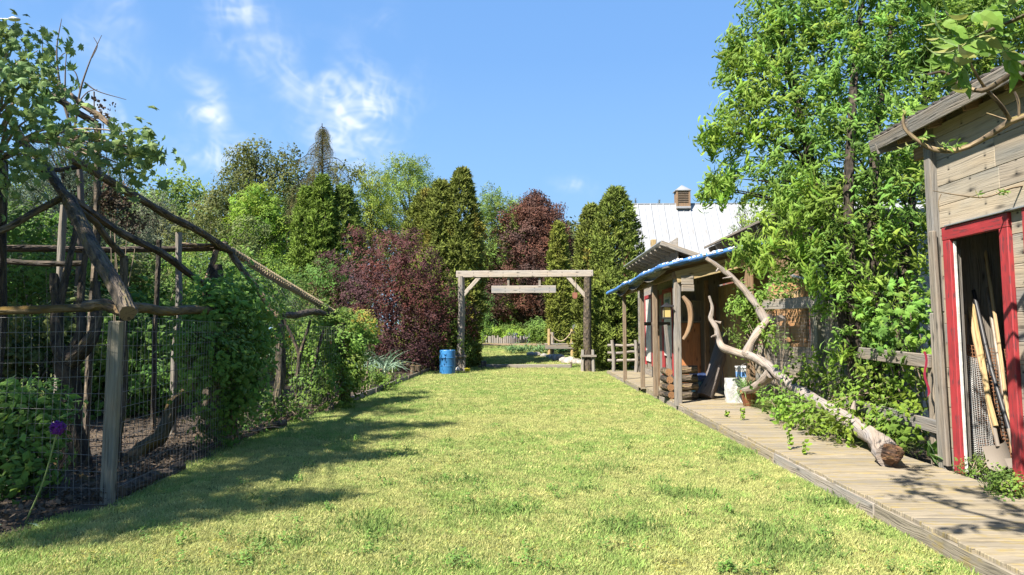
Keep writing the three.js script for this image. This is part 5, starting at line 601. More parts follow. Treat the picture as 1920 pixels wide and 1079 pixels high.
  bush('gatepost_shrub', 'yellow green shrub growing against the left gatepost', 'shrub', null, P(835, 26.9), [C(840, 640, 26.9, 0.75, 100), C(850, 560, 27.3, 0.55, 60), C(846, 600, 27, 0.6, 70), C(860, 665, 27, 0.5, 50)], { seed: 243, leaf: LG.mid, leafMat: L.bed, foot: 0.6, tint: [1, 0.9, 0.8] });
  bush('rose_bush', 'light green rose bush behind the gateway on the left', 'shrub', null, P(888, 42), [C(888, 600, 42, 1.0, 70), C(896, 570, 43, 1.0, 70), C(882, 630, 42, 0.8, 50), C(905, 610, 44, 0.8, 50)], { seed: 245, leaf: LG.broad, leafMat: L.vine, foot: 1 });
  // distant wood closing the view
  const far = [[-60, 60, 300], [60, 66, 330], [170, 58, 330], [260, 70, 360], [330, 60, 330], [560, 70, 340], [860, 76, 420], [905, 70, 470], [1010, 82, 440], [1075, 74, 430], [1130, 80, 420], [1560, 60, 330], [1700, 50, 250], [830, 62, 520], [950, 64, 540], [1050, 62, 540], [1100, 60, 520]], words = ['at the far left edge', 'behind the log frame', 'above the leaning logs', 'left of the dark broadleaf tree', 'beside the dark broadleaf tree', 'behind the weeping spruce', 'behind the tallest cedar', 'left of the airy locust', 'behind the purple maple', 'between maple and slim cedar', 'behind the pointed cedar', 'behind the workshop', 'behind the tool shed', 'low beyond the gateway left', 'low beyond the palisade border', 'low beyond the rope rail', 'low beyond the grey board'];
  far.forEach(([px, d, py], i) => tree('distant_tree', 'distant green tree standing ' + words[i], 'distant trees closing the view', P(px, d), { seed: 300 + i, height: top(py, d), crown: 0.05, trunk: 0.2, n: 44, env: round(Math.max(2.6, top(py, d) * 0.30)), size: 1.4, per: 34, leaf: LG.far, leafMat: [L.olive, L.locust, L.vine][i % 3], leafSize: 1.7, squash: 0.8 }));
  // left middle distance
  tree('blue_conifer', 'grey green conifer seen through the slanting logs', null, P(282, 30), { seed: 251, height: top(372, 30), crown: 0.08, trunk: 0.14, n: 100, env: (q) => 2.3 * Math.pow(1 - q, 0.7) + 0.1, size: 0.55, per: 30, leaf: LG.needle, leafMat: L.blueConifer, tint: [1.5, 1.35, 1.3], lift: -0.1 });
  tree('blue_conifer', 'dark drooping conifer behind the maple branches', null, P(120, 17), { seed: 252, height: top(240, 17), crown: 0.15, trunk: 0.16, n: 120, env: (q) => 2.0 * Math.pow(1 - q, 0.5) + 0.2, size: 0.42, per: 34, leaf: LG.weep, leafMat: L.blueConifer, lift: -1.3, leafSize: 0.7 });
  tree('added_shade_tree', 'unseen broadleaf tree left of the fenced bed, added to shade it', null, V(-13.6, 0, -8.6), { seed: 255, height: 9.6, crown: 0.25, trunk: 0.2, n: 64, env: round(3.0), size: 0.9, per: 60, leaf: LG.broad, leafMat: L.maple, leafSize: 1.4 });  // out of view; put in only to darken the shrubs behind the fence
  const hedge = [[30, 430, 15, 0.8, 'shrub at the left edge behind the slanting log'], [60, 560, 13, 1.0, 'leafy shrub behind the gnarled trunk'], [180, 540, 14, 1.0, 'shrub between the gnarled trunk and the corner post'], [270, 560, 14.5, 1.0, 'green shrub behind the corner post'], [280, 650, 13, 0.9, 'low shrub seen through the mesh right of the post'], [380, 540, 16, 1.0, 'green shrub behind the sawn stump'], [20, 660, 11.5, 0.9, 'leafy shrub at the left edge behind the wire mesh'], [450, 560, 18, 1.1, 'green shrub behind the vine covered fence'], [230, 700, 12.5, 0.7, 'low shrub behind the propped log'], [470, 640, 17, 0.9, 'shrub behind the far fence post'], [400, 470, 24, 1.4, 'leafy bush behind the log frame corner'], [530, 560, 26, 1.6, 'yellow green bush below the weeping spruce'], [340, 620, 15, 1.0, 'green shrub behind the upright poles'], [720, 590, 33, 1.9, 'leafy shrub behind the plum shrub'], [640, 600, 30, 1.6, 'leafy shrub between the cedar pair and the plum shrub']];
  hedge.forEach(([px, py, d, s, label], i) => { const c = U(px, py, d), g = V(c.x, 0, c.z), r = rng(400 + i), cl = []; for (let k = 0; k < 15; k++) cl.push([V(c.x + (r() - 0.5) * 2.6 * s, Math.max(0.35, lerp(0.3, c.y + 0.75 * s, Math.pow(r(), 0.8))), c.z + (r() - 0.5) * 2 * s), 0.5 * s * (0.7 + 0.5 * r()), Math.round(38 * s)]); bush('garden_shrub', label, 'shrub', null, g, cl, { seed: 410 + i, leaf: i % 2 ? LG.mid : LG.broad, leafMat: [L.vine, L.bed, L.olive, L.vine][i % 4], foot: 0.8, stem: 0.025 }); });
}
// ---------------------------------------------------------------- bare twigs and street lamp above the maple
{
  const b0 = U(150, 330, 12), g = V(b0.x, 0, b0.z), t = thing('bare_tree', 'thin leafless dead tree rising above the maple branches', 'tree', g.toArray()), r = rng(261), rel = (px, py, d = 12) => U(px, py, d).sub(g), tw = []; part('trunk', tube(curve([V(0, 0, 0), V(0.05, 2, 0), rel(150, 330), rel(135, 250)], 12), [0.09, 0.07, 0.05, 0.035], 8, 0.1, 3), M.twigDark, t);
  for (const [pts, w] of [[[[135, 250], [112, 160], [106, 90], [115, 35]], 0.03], [[[128, 215], [84, 130], [78, 62]], 0.02], [[[122, 190], [122, 130], [127, 70]], 0.018], [[[140, 240], [150, 170], [170, 110], [190, 66]], 0.025], [[[150, 170], [140, 135], [128, 128]], 0.014], [[[158, 155], [180, 170], [236, 187]], 0.016], [[[140, 200], [165, 172], [182, 168]], 0.014], [[[110, 110], [120, 100], [140, 95]], 0.01], [[[106, 100], [92, 85], [85, 78]], 0.01], [[[172, 108], [182, 85], [175, 70]], 0.01], [[[176, 172], [176, 215], [176, 255]], 0.014]]) tw.push(tube(curve(pts.map(([x, y]) => rel(x, y)), 12), [w, 0.005], 5, 0.1, Math.round(w * 1000), false)); const bt = part('branches', join(tw), M.twigDark, t); bt.userData.kind = 'stuff';
  const lp = U(26, 36, 22), l = thing('street_lamp', 'slim street lamp arm reaching in above the maple', 'lamp', [U(-40, 60, 22).x, 0, -22]), lx = lp.x - l.position.x; part('pole', cyl(0.05, 0.08, lp.y, 10), M.flashing, l, [0, lp.y / 2, 0]); part('arm', tube([V(0, lp.y - 0.05, 0), V(lx * 0.6, lp.y + 0.02, 0), V(lx, lp.y, 0)], 0.025, 8, 0, 2), [M.flashing, M.flashing], l); const hd = new THREE.SphereGeometry(0.16, 16, 10); hd.scale(1.3, 0.42, 0.7); part('lamp_head', hd, M.flashing, l, [lx, lp.y, 0]);
}
// ---------------------------------------------------------------- maple on the left
{
  const base = V(-6.5, 0, -7.3), t = thing('maple_tree', 'green maple with lobed leaves spreading over the log frame', 'tree', base.toArray()), r = rng(271), f = new Foliage(LG.maple, L.maple, 272), limbs = [], rel = (px, py, d) => U(px, py, d).sub(base); part('trunk', tube(curve([V(0, -0.1, 0), V(0.05, 1.5, 0), rel(-20, 330, 7.2), V(-0.25, 4.2, 0.25), V(-0.3, 5.4, 0.4), V(-0.5, 8.2, 0.9)], 20), [0.17, 0.13, 0.12, 0.10, 0.08, 0.03], 10, 0.12, 8), M.bark, t);
  const cl = [[30, 70, 7.2, 0.22, 26], [70, 95, 7.2, 0.26, 34], [20, 130, 7.0, 0.3, 44], [78, 138, 7.0, 0.2, 22], [45, 175, 6.9, 0.24, 32], [96, 150, 7.0, 0.1, 7], [20, 215, 6.9, 0.28, 40], [70, 215, 6.9, 0.18, 20], [-30, 150, 7, 0.4, 50], [-30, 270, 7, 0.4, 50], [-60, 60, 7.2, 0.4, 50], [130, 252, 6.8, 0.13, 11], [175, 262, 6.8, 0.16, 16], [145, 290, 6.8, 0.15, 13], [200, 285, 6.7, 0.18, 18], [235, 260, 6.7, 0.13, 10], [260, 250, 6.7, 0.1, 7], [255, 295, 6.7, 0.15, 14], [285, 285, 6.7, 0.12, 9], [222, 320, 6.7, 0.14, 10], [262, 325, 6.7, 0.11, 8], [300, 292, 6.7, 0.06, 4], [25, 300, 6.9, 0.2, 20], [80, 305, 6.9, 0.14, 10], [15, 345, 6.9, 0.14, 9], [100, 260, 6.9, 0.2, 20], [-60, 360, 6.8, 0.35, 40]];
  for (const [px, py, d, s, n] of cl) { const c = rel(px, py, d), a = py > 225 && px > 100 ? rel(40, 262, 6.95) : rel(0, Math.min(300, py + 70), 7.2); limbs.push(tube(curve([a, a.clone().lerp(c, 0.5).add(V(0, 0.08, 0)), c], 7), [0.02, 0.004], 5, 0.05, 2, false)); f.clump(c, V(s * 1.25, s * 0.6, s * 1.2), Math.round(n * 0.42), { lift: -0.05, skin: 0.8, hue: 0.15 }); }
  // the high crown, mostly left of the frame, whose shade lies on the lawn
  const up = (px, py, h, s) => { const g = G(px, py), k = h / SUN.y; return [V(g.x + SUN.x * k, h, g.z + SUN.z * k).sub(base), s]; };
  for (const [c, s] of [up(615, 934, 8, 0.16), up(560, 938, 8, 0.22), up(490, 942, 8, 0.26), up(410, 950, 8, 0.32), up(330, 962, 8, 0.36), up(240, 985, 8, 0.3), up(130, 1005, 8, 0.26), up(675, 860, 7.6, 0.2), up(620, 862, 7.6, 0.28), up(550, 868, 7.6, 0.36), up(480, 880, 7.6, 0.42), up(400, 905, 7.6, 0.45), up(310, 920, 7.6, 0.5), up(200, 950, 7.6, 0.5), up(825, 797, 8.6, 0.2), up(780, 799, 8.6, 0.28), up(720, 800, 8.6, 0.38), up(660, 805, 8.4, 0.45), up(590, 812, 8.2, 0.5), up(740, 775, 9, 0.3), up(680, 770, 9, 0.4), up(510, 830, 7.8, 0.5), up(300, 860, 7.4, 0.6), up(120, 900, 7.4, 0.6), up(60, 960, 7.4, 0.4), up(740, 822, 8.6, 0.22), up(450, 850, 7.4, 0.4)]) { const a = V(-0.3, 5.2, 0.4); limbs.push(tube(curve([a, a.clone().lerp(c, 0.5).add(V(0, 0.3, 0)), c], 7), [0.05, 0.008], 5, 0.05, 2, false)); f.clump(c, V(s * 1.25, s * 0.6, s * 1.25), Math.round(640 * s * s + 10), { lift: 0, skin: 0.7, hue: 0.15 }); }
  part('limbs', join(limbs), M.twig, t).userData.kind = 'stuff'; f.build('crown', t);
  const lg = [0, 1, 2].map((k) => { const gb = new GB(); lobed(gb, new THREE.Matrix4(), 0.105 + k * 0.012, 0.8 + 0.3 * k); return gb.build(); }), lm = [leafMat(0.15, 0.225, 0.075, 0.35), leafMat(0.165, 0.24, 0.075, 0.35), leafMat(0.135, 0.20, 0.07, 0.35), leafMat(0.24, 0.27, 0.07, 0.4)];
  for (let i = 0; i < 130; i++) { const [px, py, d, s] = cl[Math.floor(r() * cl.length)]; if (px < 0) continue; const c = rel(px, py, d - 0.05).add(V((r() - 0.5) * 1.7 * s, (r() - 0.5) * 1.1 * s, s * r() * 0.8)); part('leaf', lg[i % 3], lm[r() < 0.06 ? 3 : i % 3], t, c, [1.3 + r() * 1.2, r() * 6.28, (r() - 0.5)]); }
}
// ---------------------------------------------------------------- vines and bushes along the fence
{
  const C = (px, py, d, s, n) => [U(px, py, d), s, n], g = (px, py) => G(px, py);
  bush('fence_vine', 'dense green vine covering the wire fence beside the mossy rail', 'vine', null, g(425, 838), [C(400, 575, 9.1, 0.28, 60), C(440, 570, 9.4, 0.3, 70), C(475, 590, 10.2, 0.28, 60), C(385, 620, 8.9, 0.28, 60), C(425, 620, 9.1, 0.34, 90), C(465, 630, 9.8, 0.32, 80), C(370, 665, 8.7, 0.28, 60), C(410, 670, 8.9, 0.34, 90), C(455, 680, 9.5, 0.32, 80), C(400, 720, 8.9, 0.30, 70), C(440, 725, 9.3, 0.30, 70), C(425, 770, 9.2, 0.26, 56), C(455, 760, 9.5, 0.22, 40), C(415, 805, 9.3, 0.2, 34), C(440, 540, 9.6, 0.16, 22), C(410, 548, 9.2, 0.14, 18), C(495, 610, 10.8, 0.2, 30), C(345, 640, 8.4, 0.14, 14), C(485, 660, 10.4, 0.2, 28)].map(([c, s, n]) => [c, s, Math.round(n * 0.62)]), { seed: 281, leaf: LG.mid, leafMat: L.vine, foot: 0.3, stem: 0.014, hue: 0.35, skin: 0.8, leafSize: 1.1, tint: [1.15, 1.12, 1] });
  bush('fence_bush', 'sunlit green bush with yellow tips at the end of the fence', 'bush', null, g(610, 772), [C(610, 600, 14.6, 0.34, 70), C(645, 615, 14.8, 0.36, 80), C(672, 635, 15, 0.28, 50), C(600, 640, 14.2, 0.4, 90), C(640, 655, 14.4, 0.42, 100), C(675, 660, 14.8, 0.26, 40), C(605, 690, 14.0, 0.4, 90), C(645, 700, 14.2, 0.38, 84), C(590, 730, 13.8, 0.34, 70), C(625, 740, 13.8, 0.34, 70), C(655, 725, 14.2, 0.26, 40), C(575, 670, 14.0, 0.24, 34), C(690, 620, 15.2, 0.16, 16), C(575, 765, 13.4, 0.24, 34)], { seed: 283, leaf: LG.small, leafMat: L.vine, foot: 0.4, stem: 0.014, hue: 0.3, tint: [1.25, 1.15, 1], leafSize: 1.2 });
  bush('yellow_spirea', 'yellow leaved shoots behind the sunlit fence bush', 'bush', null, g(690, 745).setZ(-16.2), [C(690, 610, 16.2, 0.26, 40), C(676, 600, 16.4, 0.2, 24), C(668, 622, 16, 0.26, 36)], { seed: 284, leaf: LG.small, leafMat: L.yellowLeaf, foot: 0.2 });
  bush('shade_bush', 'leafy green bush growing in the shaded bed at the left edge', 'bush', null, g(40, 935), [C(30, 760, 6.6, 0.2, 40), C(75, 770, 6.7, 0.16, 28), C(20, 810, 6.5, 0.22, 46), C(60, 825, 6.5, 0.18, 34), C(20, 870, 6.4, 0.22, 44), C(60, 875, 6.4, 0.18, 30), C(-40, 800, 6.6, 0.3, 60), C(-30, 880, 6.4, 0.28, 50), C(35, 910, 6.3, 0.15, 22), C(85, 790, 6.7, 0.1, 10)], { seed: 285, leaf: LG.mid, leafMat: L.vine, foot: 0.3 });
  bush('low_weeds', 'low weeds at the foot of the vine', 'weeds', null, g(500, 800), [C(500, 780, 11, 0.2, 26), C(470, 800, 10.4, 0.18, 22), C(545, 775, 12, 0.22, 26), C(395, 840, 9, 0.12, 12), C(520, 755, 11.8, 0.22, 26), C(430, 830, 9.8, 0.14, 14)], { seed: 287, leaf: LG.mid, leafMat: L.vine, foot: 1.2, leafSize: 0.8 });
  bush('dry_creeper', 'withered brown creeper hanging from the long slanting log', 'creeper', null, V(U(240, 470, 10).x, 0, -10), [C(215, 375, 9.4, 0.16, 26), C(240, 395, 9.6, 0.14, 20), C(262, 415, 9.8, 0.12, 14), C(205, 355, 9.2, 0.12, 14), C(190, 205, 9.2, 0.08, 8)], { seed: 289, leaf: LG.small, leafMat: L.brownLeaf, foot: 0.2, stem: 0.008, lift: -0.6 });
  { const b = g(45, 985), t = thing('allium', 'single purple allium flower on a tall leaning stalk', 'flower', b.toArray()), hp = U(108, 803, -b.z - 0.05).sub(b); part('stalk', tube(curve([V(0, 0, 0), hp.clone().multiplyScalar(0.5).add(V(0.02, -0.04, 0)), hp], 10), [0.008, 0.006], 6, 0, 2), mat([0.17, 0.22, 0.07]), t); const f = new Foliage([sprig(5, 0.022, 0.010, 0.012, 61, { open: 0.8 })], leafMat(0.17, 0.035, 0.26), 62), r = rng(63); for (let i = 0; i < 130; i++) { const d = V(r() - 0.5, r() - 0.5, r() - 0.5).normalize(); f.add(hp.clone().add(d.clone().multiplyScalar(0.034)), d, 0.9 + 0.4 * r(), [0.7 + 0.6 * r(), 0.8, 0.8 + 0.5 * r()]); } f.build('flower_head', t); for (const [x, z, l] of [[0.2, 0.1, 0.3], [-0.15, 0.15, 0.35]]) { const gb = new GB(); blade(gb, eul(1.1, Math.atan2(x, z), 0), l, 0.03, 0.3, 0.6, 3); part('leaf', gb.build(), L.leek, t); } }
  // vegetable bed
  const r = rng(501); let lk = null; for (let i = 0; i < 18; i++) { const p = G(680 + r() * 72, 722 - r() * 14, 0.08), z = clamp(p.z - r() * 2.6, -25.6, -16.5), x = lerp(-6.3, -4.5, r()); if (!lk) { lk = thing('leek_plant', 'leek with arching blue green leaves in the vegetable bed', 'leek', [x, 0.08, z], 0, 'leeks in the vegetable bed'); for (let k = 0; k < 12; k++) { const gb = new GB(); blade(gb, eul(0.12 + 0.55 * r(), k * 2.4 + r(), 0), 0.85 + 0.5 * r(), 0.055, 0.35, 0.6 + r() * 0.9, 3); part('leaf', gb.build(), L.leek, lk, [0, 0.1 + 0.012 * k, 0]); } part('stem', cyl(0.02, 0.028, 0.4, 8), mat([0.35, 0.40, 0.25]), lk, [0, 0.18, 0]); } else { const c = copyOf(lk); c.position.set(x, 0.08, z); c.rotation.y = r() * 6; const s = 0.8 + 0.35 * r(); c.scale.set(s, s, s); } }
  const bed = (name, label, px, py, d, w, h, n, m, seed, leaf) => { const c = U(px, py, d), q = rng(seed), cl = []; for (let i = 0; i < n; i++) cl.push([V(c.x + (q() - 0.5) * w, 0.1 + h * (0.2 + 0.7 * q()), c.z + (q() - 0.5) * 1.6), 0.24 * (0.7 + 0.6 * q()), 18]); bush(name, label, 'plant', null, V(c.x, 0.08, c.z), cl, { seed, leaf, leafMat: m, foot: w * 0.6 }); };
  bed('salad_row', 'row of low green vegetables behind the far fence post', 545, 690, 19, 2.0, 0.75, 16, L.bed, 511, LG.mid); bed('weed_row', 'low green weeds at the foot of the leeks', 690, 715, 18, 1.6, 0.4, 12, L.bed, 513, LG.small); bed('silver_row', 'pale blue green vegetables behind the mesh', 540, 655, 22, 2.4, 1.0, 16, L.leek, 515, LG.mid);
  let pop = null; for (const [px, py] of [[508, 634], [523, 630], [531, 638], [540, 633], [548, 628], [528, 645], [515, 641], [545, 641]]) { const c = U(px, py, 23), pg = new GB(); for (let k = 0; k < 6; k++) blade(pg, eul(0.9, k * 1.047, 0), 0.11, 0.12, 0.2, 0.2, 3); if (!pop) { pop = thing('poppy', 'orange poppy flower behind the wire fence', 'flower', [c.x, 0.08, c.z], 0, 'orange poppies behind the fence'); part('petals', pg.build(), leafMat(0.62, 0.11, 0.02), pop, [0, c.y - 0.08, 0]); part('stem', cyl(0.008, 0.01, c.y - 0.08, 6), mat([0.12, 0.2, 0.06]), pop, [0, (c.y - 0.08) / 2, 0]); } else { const q = copyOf(pop); q.position.set(c.x, 0.08 + c.y - pop.children[0].position.y - 0.08, c.z); q.position.y = 0.08; q.scale.y = (c.y - 0.08) / pop.children[0].position.y; } }
}
// ---------------------------------------------------------------- the big leafy tree on the right
{
  const base = V(4.82, 0, -9.75), t = thing('peach_leaved_tree', 'tall tree with drooping narrow leaves beside the tool shed', 'tree', base.toArray()), r = rng(291), f = new Foliage(LG.peach, L.peach, 292), limbs = [], rel = (px, py, d) => U(px, py, d).sub(base);
  const stems = [[V(0, -0.1, 0), rel(1600, 560, 9.4), rel(1592, 380, 9.3), rel(1600, 180, 9.4), rel(1615, 10, 10), rel(1620, -120, 10)], [V(0.12, -0.1, -0.1), rel(1640, 520, 9.5), rel(1640, 300, 9.5), rel(1660, 120, 10.2), rel(1690, -60, 10.3)], [V(-0.1, -0.1, 0.05), rel(1575, 560, 9.6), rel(1540, 380, 9.9), rel(1500, 220, 10.1), rel(1470, 90, 10.2), rel(1450, -20, 10.2)], [V(0.2, 0, 0), rel(1690, 560, 9.7), rel(1710, 380, 10), rel(1730, 200, 10.3)]].map((p) => curve(p, 24)); stems.forEach((p, i) => part('trunk', tube(p, [0.10, 0.075, 0.05, 0.02], 9, 0.12, 90 + i), [M.barkDark, M.cut], t));
  const cl = [[1405, 95, 10.3, 0.34], [1440, 60, 10.3, 0.45], [1500, 25, 10.2, 0.55], [1435, 150, 10.2, 0.45], [1396, 140, 10.2, 0.22], [1397, 215, 10.1, 0.28], [1352, 250, 10, 0.2], [1333, 253, 9.9, 0.12], [1425, 265, 10.1, 0.4], [1470, 205, 10, 0.55], [1382, 335, 9.9, 0.26], [1348, 352, 9.8, 0.16], [1336, 355, 9.8, 0.10], [1450, 335, 9.9, 0.34], [1505, 300, 9.8, 0.6], [1490, 420, 9.6, 0.36], [1450, 455, 9.5, 0.26], [1425, 480, 9.4, 0.2], [1400, 470, 9.5, 0.14], [1555, 100, 10, 0.7], [1550, 210, 9.8, 0.65], [1620, 40, 10, 0.7], [1700, 40, 10.2, 0.7], [1620, 150, 9.8, 0.65], [1700, 140, 10.2, 0.7], [1600, 290, 9.6, 0.6], [1670, 250, 9.9, 0.6], [1560, 400, 9.5, 0.5], [1630, 400, 9.5, 0.5], [1695, 370, 9.8, 0.45], [1545, 490, 9.4, 0.34], [1610, 500, 9.5, 0.42], [1680, 470, 9.6, 0.4], [1580, 560, 9.4, 0.26], [1640, 570, 9.6, 0.34], [1700, 560, 9.8, 0.32], [1520, 500, 9.3, 0.2], [1490, 380, 9.4, 0.3], [1480, 110, 10.3, 0.5], [1760, 60, 10.6, 0.7], [1830, 30, 10.8, 0.7], [1780, 140, 10.6, 0.55], [1500, -60, 10.2, 0.6], [1600, -70, 10, 0.7], [1700, -60, 10.2, 0.7], [1800, -40, 10.4, 0.7], [1880, 40, 10.8, 0.6], [1850, 95, 10.9, 0.55], [1915, 85, 11, 0.55], [1905, 0, 11, 0.6], [1815, 105, 10.7, 0.45], [1740, 90, 10.4, 0.5], [1860, -20, 10.8, 0.6], [1720, 300, 10.3, 0.45], [1720, 440, 10.2, 0.35], [1660, 640, 9.6, 0.28], [1600, 640, 9.5, 0.22], [1470, 30, 10.2, 0.4], [1380, 100, 10.3, 0.14], [1410, 180, 10.1, 0.2]];
  for (const [px, py, d, s] of cl) { const c = rel(px, py, d); let best = null, bd = 1e9; for (const p of stems) for (const v of p) { const q = v.clone().add(V(0, 0.6, 0)).distanceTo(c); if (q < bd && v.y < c.y + 0.1) { bd = q; best = v; } } best ??= stems[0][6]; limbs.push(tube(curve([best, best.clone().lerp(c, 0.55).add(V(0, 0.15, 0)), c], 8), [0.022, 0.005], 5, 0.08, 3, false)); f.clump(c, V(s * 0.95, s * 0.8, s * 0.95), Math.round(205 * s * s + 8), { lift: -0.25, hue: 0.3, skin: 0.55 }); for (let k = 0; k < 3; k++) { const e = V(r() - 0.7, r() - 0.35, r() - 0.5).normalize().multiplyScalar(s * 1.35), tip = c.clone().add(e); limbs.push(tube([c, tip], [0.008, 0.003], 4, 0, 1, false)); for (let m = 0; m < 5; m++) f.add(c.clone().lerp(tip, 0.5 + 0.5 * m / 4), V(e.x, -0.35, e.z).normalize(), 0.8 + 0.4 * r(), [0.95 + 0.3 * r(), 0.95 + 0.25 * r(), 0.8]); } }
  part('limbs', join(limbs), M.barkDark, t).userData.kind = 'stuff'; f.build('crown', t);
  const C = (px, py, d, s, n) => [U(px, py, d), s, n];
  bush('maple_sapling', 'young maple with broad lobed leaves behind the rail fence', 'sapling', null, V(5.0, 0, -8.7), [C(1690, 575, 8.6, 0.2, 12), C(1720, 600, 8.4, 0.2, 12), C(1680, 620, 8.6, 0.22, 14), C(1715, 640, 8.4, 0.2, 12), C(1650, 600, 8.9, 0.2, 10), C(1705, 545, 8.6, 0.14, 6), C(1660, 655, 8.8, 0.16, 8), C(1735, 655, 8.2, 0.12, 5)], { seed: 295, leaf: LG.maple, leafMat: L.hosta, foot: 0.2, lift: 0, tint: [1.1, 1.05, 0.9] });
  bush('porch_creeper', 'green creeper climbing beside the driftwood in front of the porch', 'creeper', null, V(4.62, 0, -12.6), [C(1395, 590, 13.4, 0.24, 30), C(1412, 560, 13.4, 0.2, 24), C(1385, 570, 13.4, 0.14, 12), C(1420, 585, 13.3, 0.2, 22), C(1400, 625, 13.4, 0.2, 20), C(1432, 570, 13.2, 0.14, 12), C(1450, 540, 12.6, 0.16, 14), C(1475, 520, 12.0, 0.16, 14), C(1450, 620, 12.9, 0.14, 10), C(1398, 655, 13.4, 0.12, 8), C(1462, 640, 12.6, 0.12, 8)], { seed: 297, leaf: LG.mid, leafMat: L.peach, foot: 0.3, lift: -0.2, stem: 0.008 });
  bush('log_side_plants', 'leafy green suckers growing along the driftwood trunk', 'plants', null, V(4.30, 0.1, -10.6), [C(1470, 760, 10.6, 0.16, 22), C(1500, 775, 10.0, 0.18, 26), C(1530, 790, 9.5, 0.17, 24), C(1560, 805, 9.1, 0.15, 20), C(1590, 815, 8.7, 0.12, 14), C(1445, 750, 11.1, 0.14, 16), C(1500, 700, 11.0, 0.18, 20), C(1540, 715, 10.4, 0.18, 20), C(1575, 740, 9.8, 0.18, 20), C(1610, 760, 9.2, 0.2, 24), C(1645, 790, 8.8, 0.2, 24), C(1680, 810, 8.4, 0.18, 20), C(1700, 790, 8.4, 0.18, 20), C(1640, 735, 9.2, 0.2, 22), C(1690, 740, 8.8, 0.2, 22), C(1600, 700, 9.8, 0.18, 18), C(1730, 770, 8.2, 0.15, 14), C(1710, 700, 8.7, 0.2, 20), C(1660, 690, 9.2, 0.2, 20), C(1560, 680, 10.4, 0.16, 14), C(1620, 660, 9.7, 0.16, 14)].map(([c, s, n]) => [c, s, Math.round(n * 0.72)]), { seed: 299, leaf: LG.mid, leafMat: L.lime, foot: 1.4, stem: 0.006, tint: [0.75, 0.78, 0.8], hue: 0.3 });
  { const q = rng(551), f2 = new Foliage(LG.tall, L.bed, 552), t2 = thing('tall_grass_patch', 'tall grass growing beside the driftwood and under the mesh screen', 'grass', [0, 0, 0]); t2.userData.kind = 'stuff'; for (let i = 0; i < 220; i++) { const z = lerp(-8.6, -13.3, q()), x = 4.3 + 0.45 * q(), k = 0.6 + 0.7 * q(); f2.add(V(x, 0.05, z), V((q() - 0.5) * 0.7, 1, (q() - 0.5) * 0.7).normalize(), 0.7 + 0.8 * q(), [k * (0.9 + 0.5 * q()), k, k * 0.9]); } f2.build('grass_blades', t2); }
  const leaf = (t2, c, rot, len, wid, m, dr = 0.5) => { const gb = new GB(); blade(gb, new THREE.Matrix4(), len, wid, 0.18, dr, 3); part('leaf', gb.build(), m, t2, c, rot); };
  { const c = G(1740, 868, DY), q = rng(561), t2 = thing('rhubarb_plant', 'broad leaved plant at the foot of the shed corner post', 'plant', [c.x + 0.12, DY - 0.1, c.z - 0.05]); for (let i = 0; i < 15; i++) { const a = i * 2.4, l = 0.2 + 0.1 * q(); leaf(t2, [Math.sin(a) * 0.06, 0.1 + 0.12 * q(), Math.cos(a) * 0.06], [0.7 + 0.6 * q(), a, 0], l, l * 0.75, L.hosta, 0.6); } part('crown', cyl(0.03, 0.04, 0.2, 8), M.twig, t2, [0, 0.08, 0]); }
  const sprouts = [[1392, 788, 0.20, 'smallest of the sprouts on the boardwalk near the driftwood foot'], [1478, 842, 0.36, 'tallest leafy sprout growing up between the boardwalk planks'], [1508, 852, 0.16, 'low sprout beside the tallest one on the boardwalk'], [1590, 838, 0.28, 'bushy sprout beside the driftwood trunk on the boardwalk'], [1362, 782, 0.1, 'tiny seedling between the planks near the porch']];
  sprouts.forEach(([px, py, h, label], i) => { const c = G(px, py, DY), q = rng(570 + i), t2 = thing('plank_sprout', label, 'sprout', [c.x, DY - 0.02, c.z]); part('stem', tube(curve([V(0, 0, 0), V(0.02, h * 0.5, 0.01), V(-0.01, h, 0)], 6), [0.005, 0.003], 5, 0, 2), M.twig, t2); const n = Math.round(8 + h * 45); for (let k = 0; k < n; k++) { const y = h * (0.12 + 0.88 * (k + 0.5) / n); leaf(t2, [0.06 * (q() - 0.5), y, 0.06 * (q() - 0.5)], [1.0 + 0.5 * q(), k * 2.4, 0], 0.07 + 0.035 * q(), 0.045, L.lime, 0.6); } });
  for (const [px, py, s, label] of [[1838, 888, 0.18, 'feathery weed patch at the shed threshold'], [1890, 925, 0.2, 'feathery weed patch in front of the near red jamb']]) { const c = G(px, py, DY); const q = rng(px), cl = []; for (let i = 0; i < 7; i++) cl.push([V(c.x + (q() - 0.5) * 0.3, DY + 0.06, c.z + (q() - 0.5) * 0.3), V(s * 0.6, 0.07, s * 0.6), 20]); bush('weed_patch', label, 'weeds', null, c, cl, { seed: px, leaf: LG.small, leafMat: L.bed, foot: 0.2, stem: 0.004, leafSize: 0.45 }); }
}
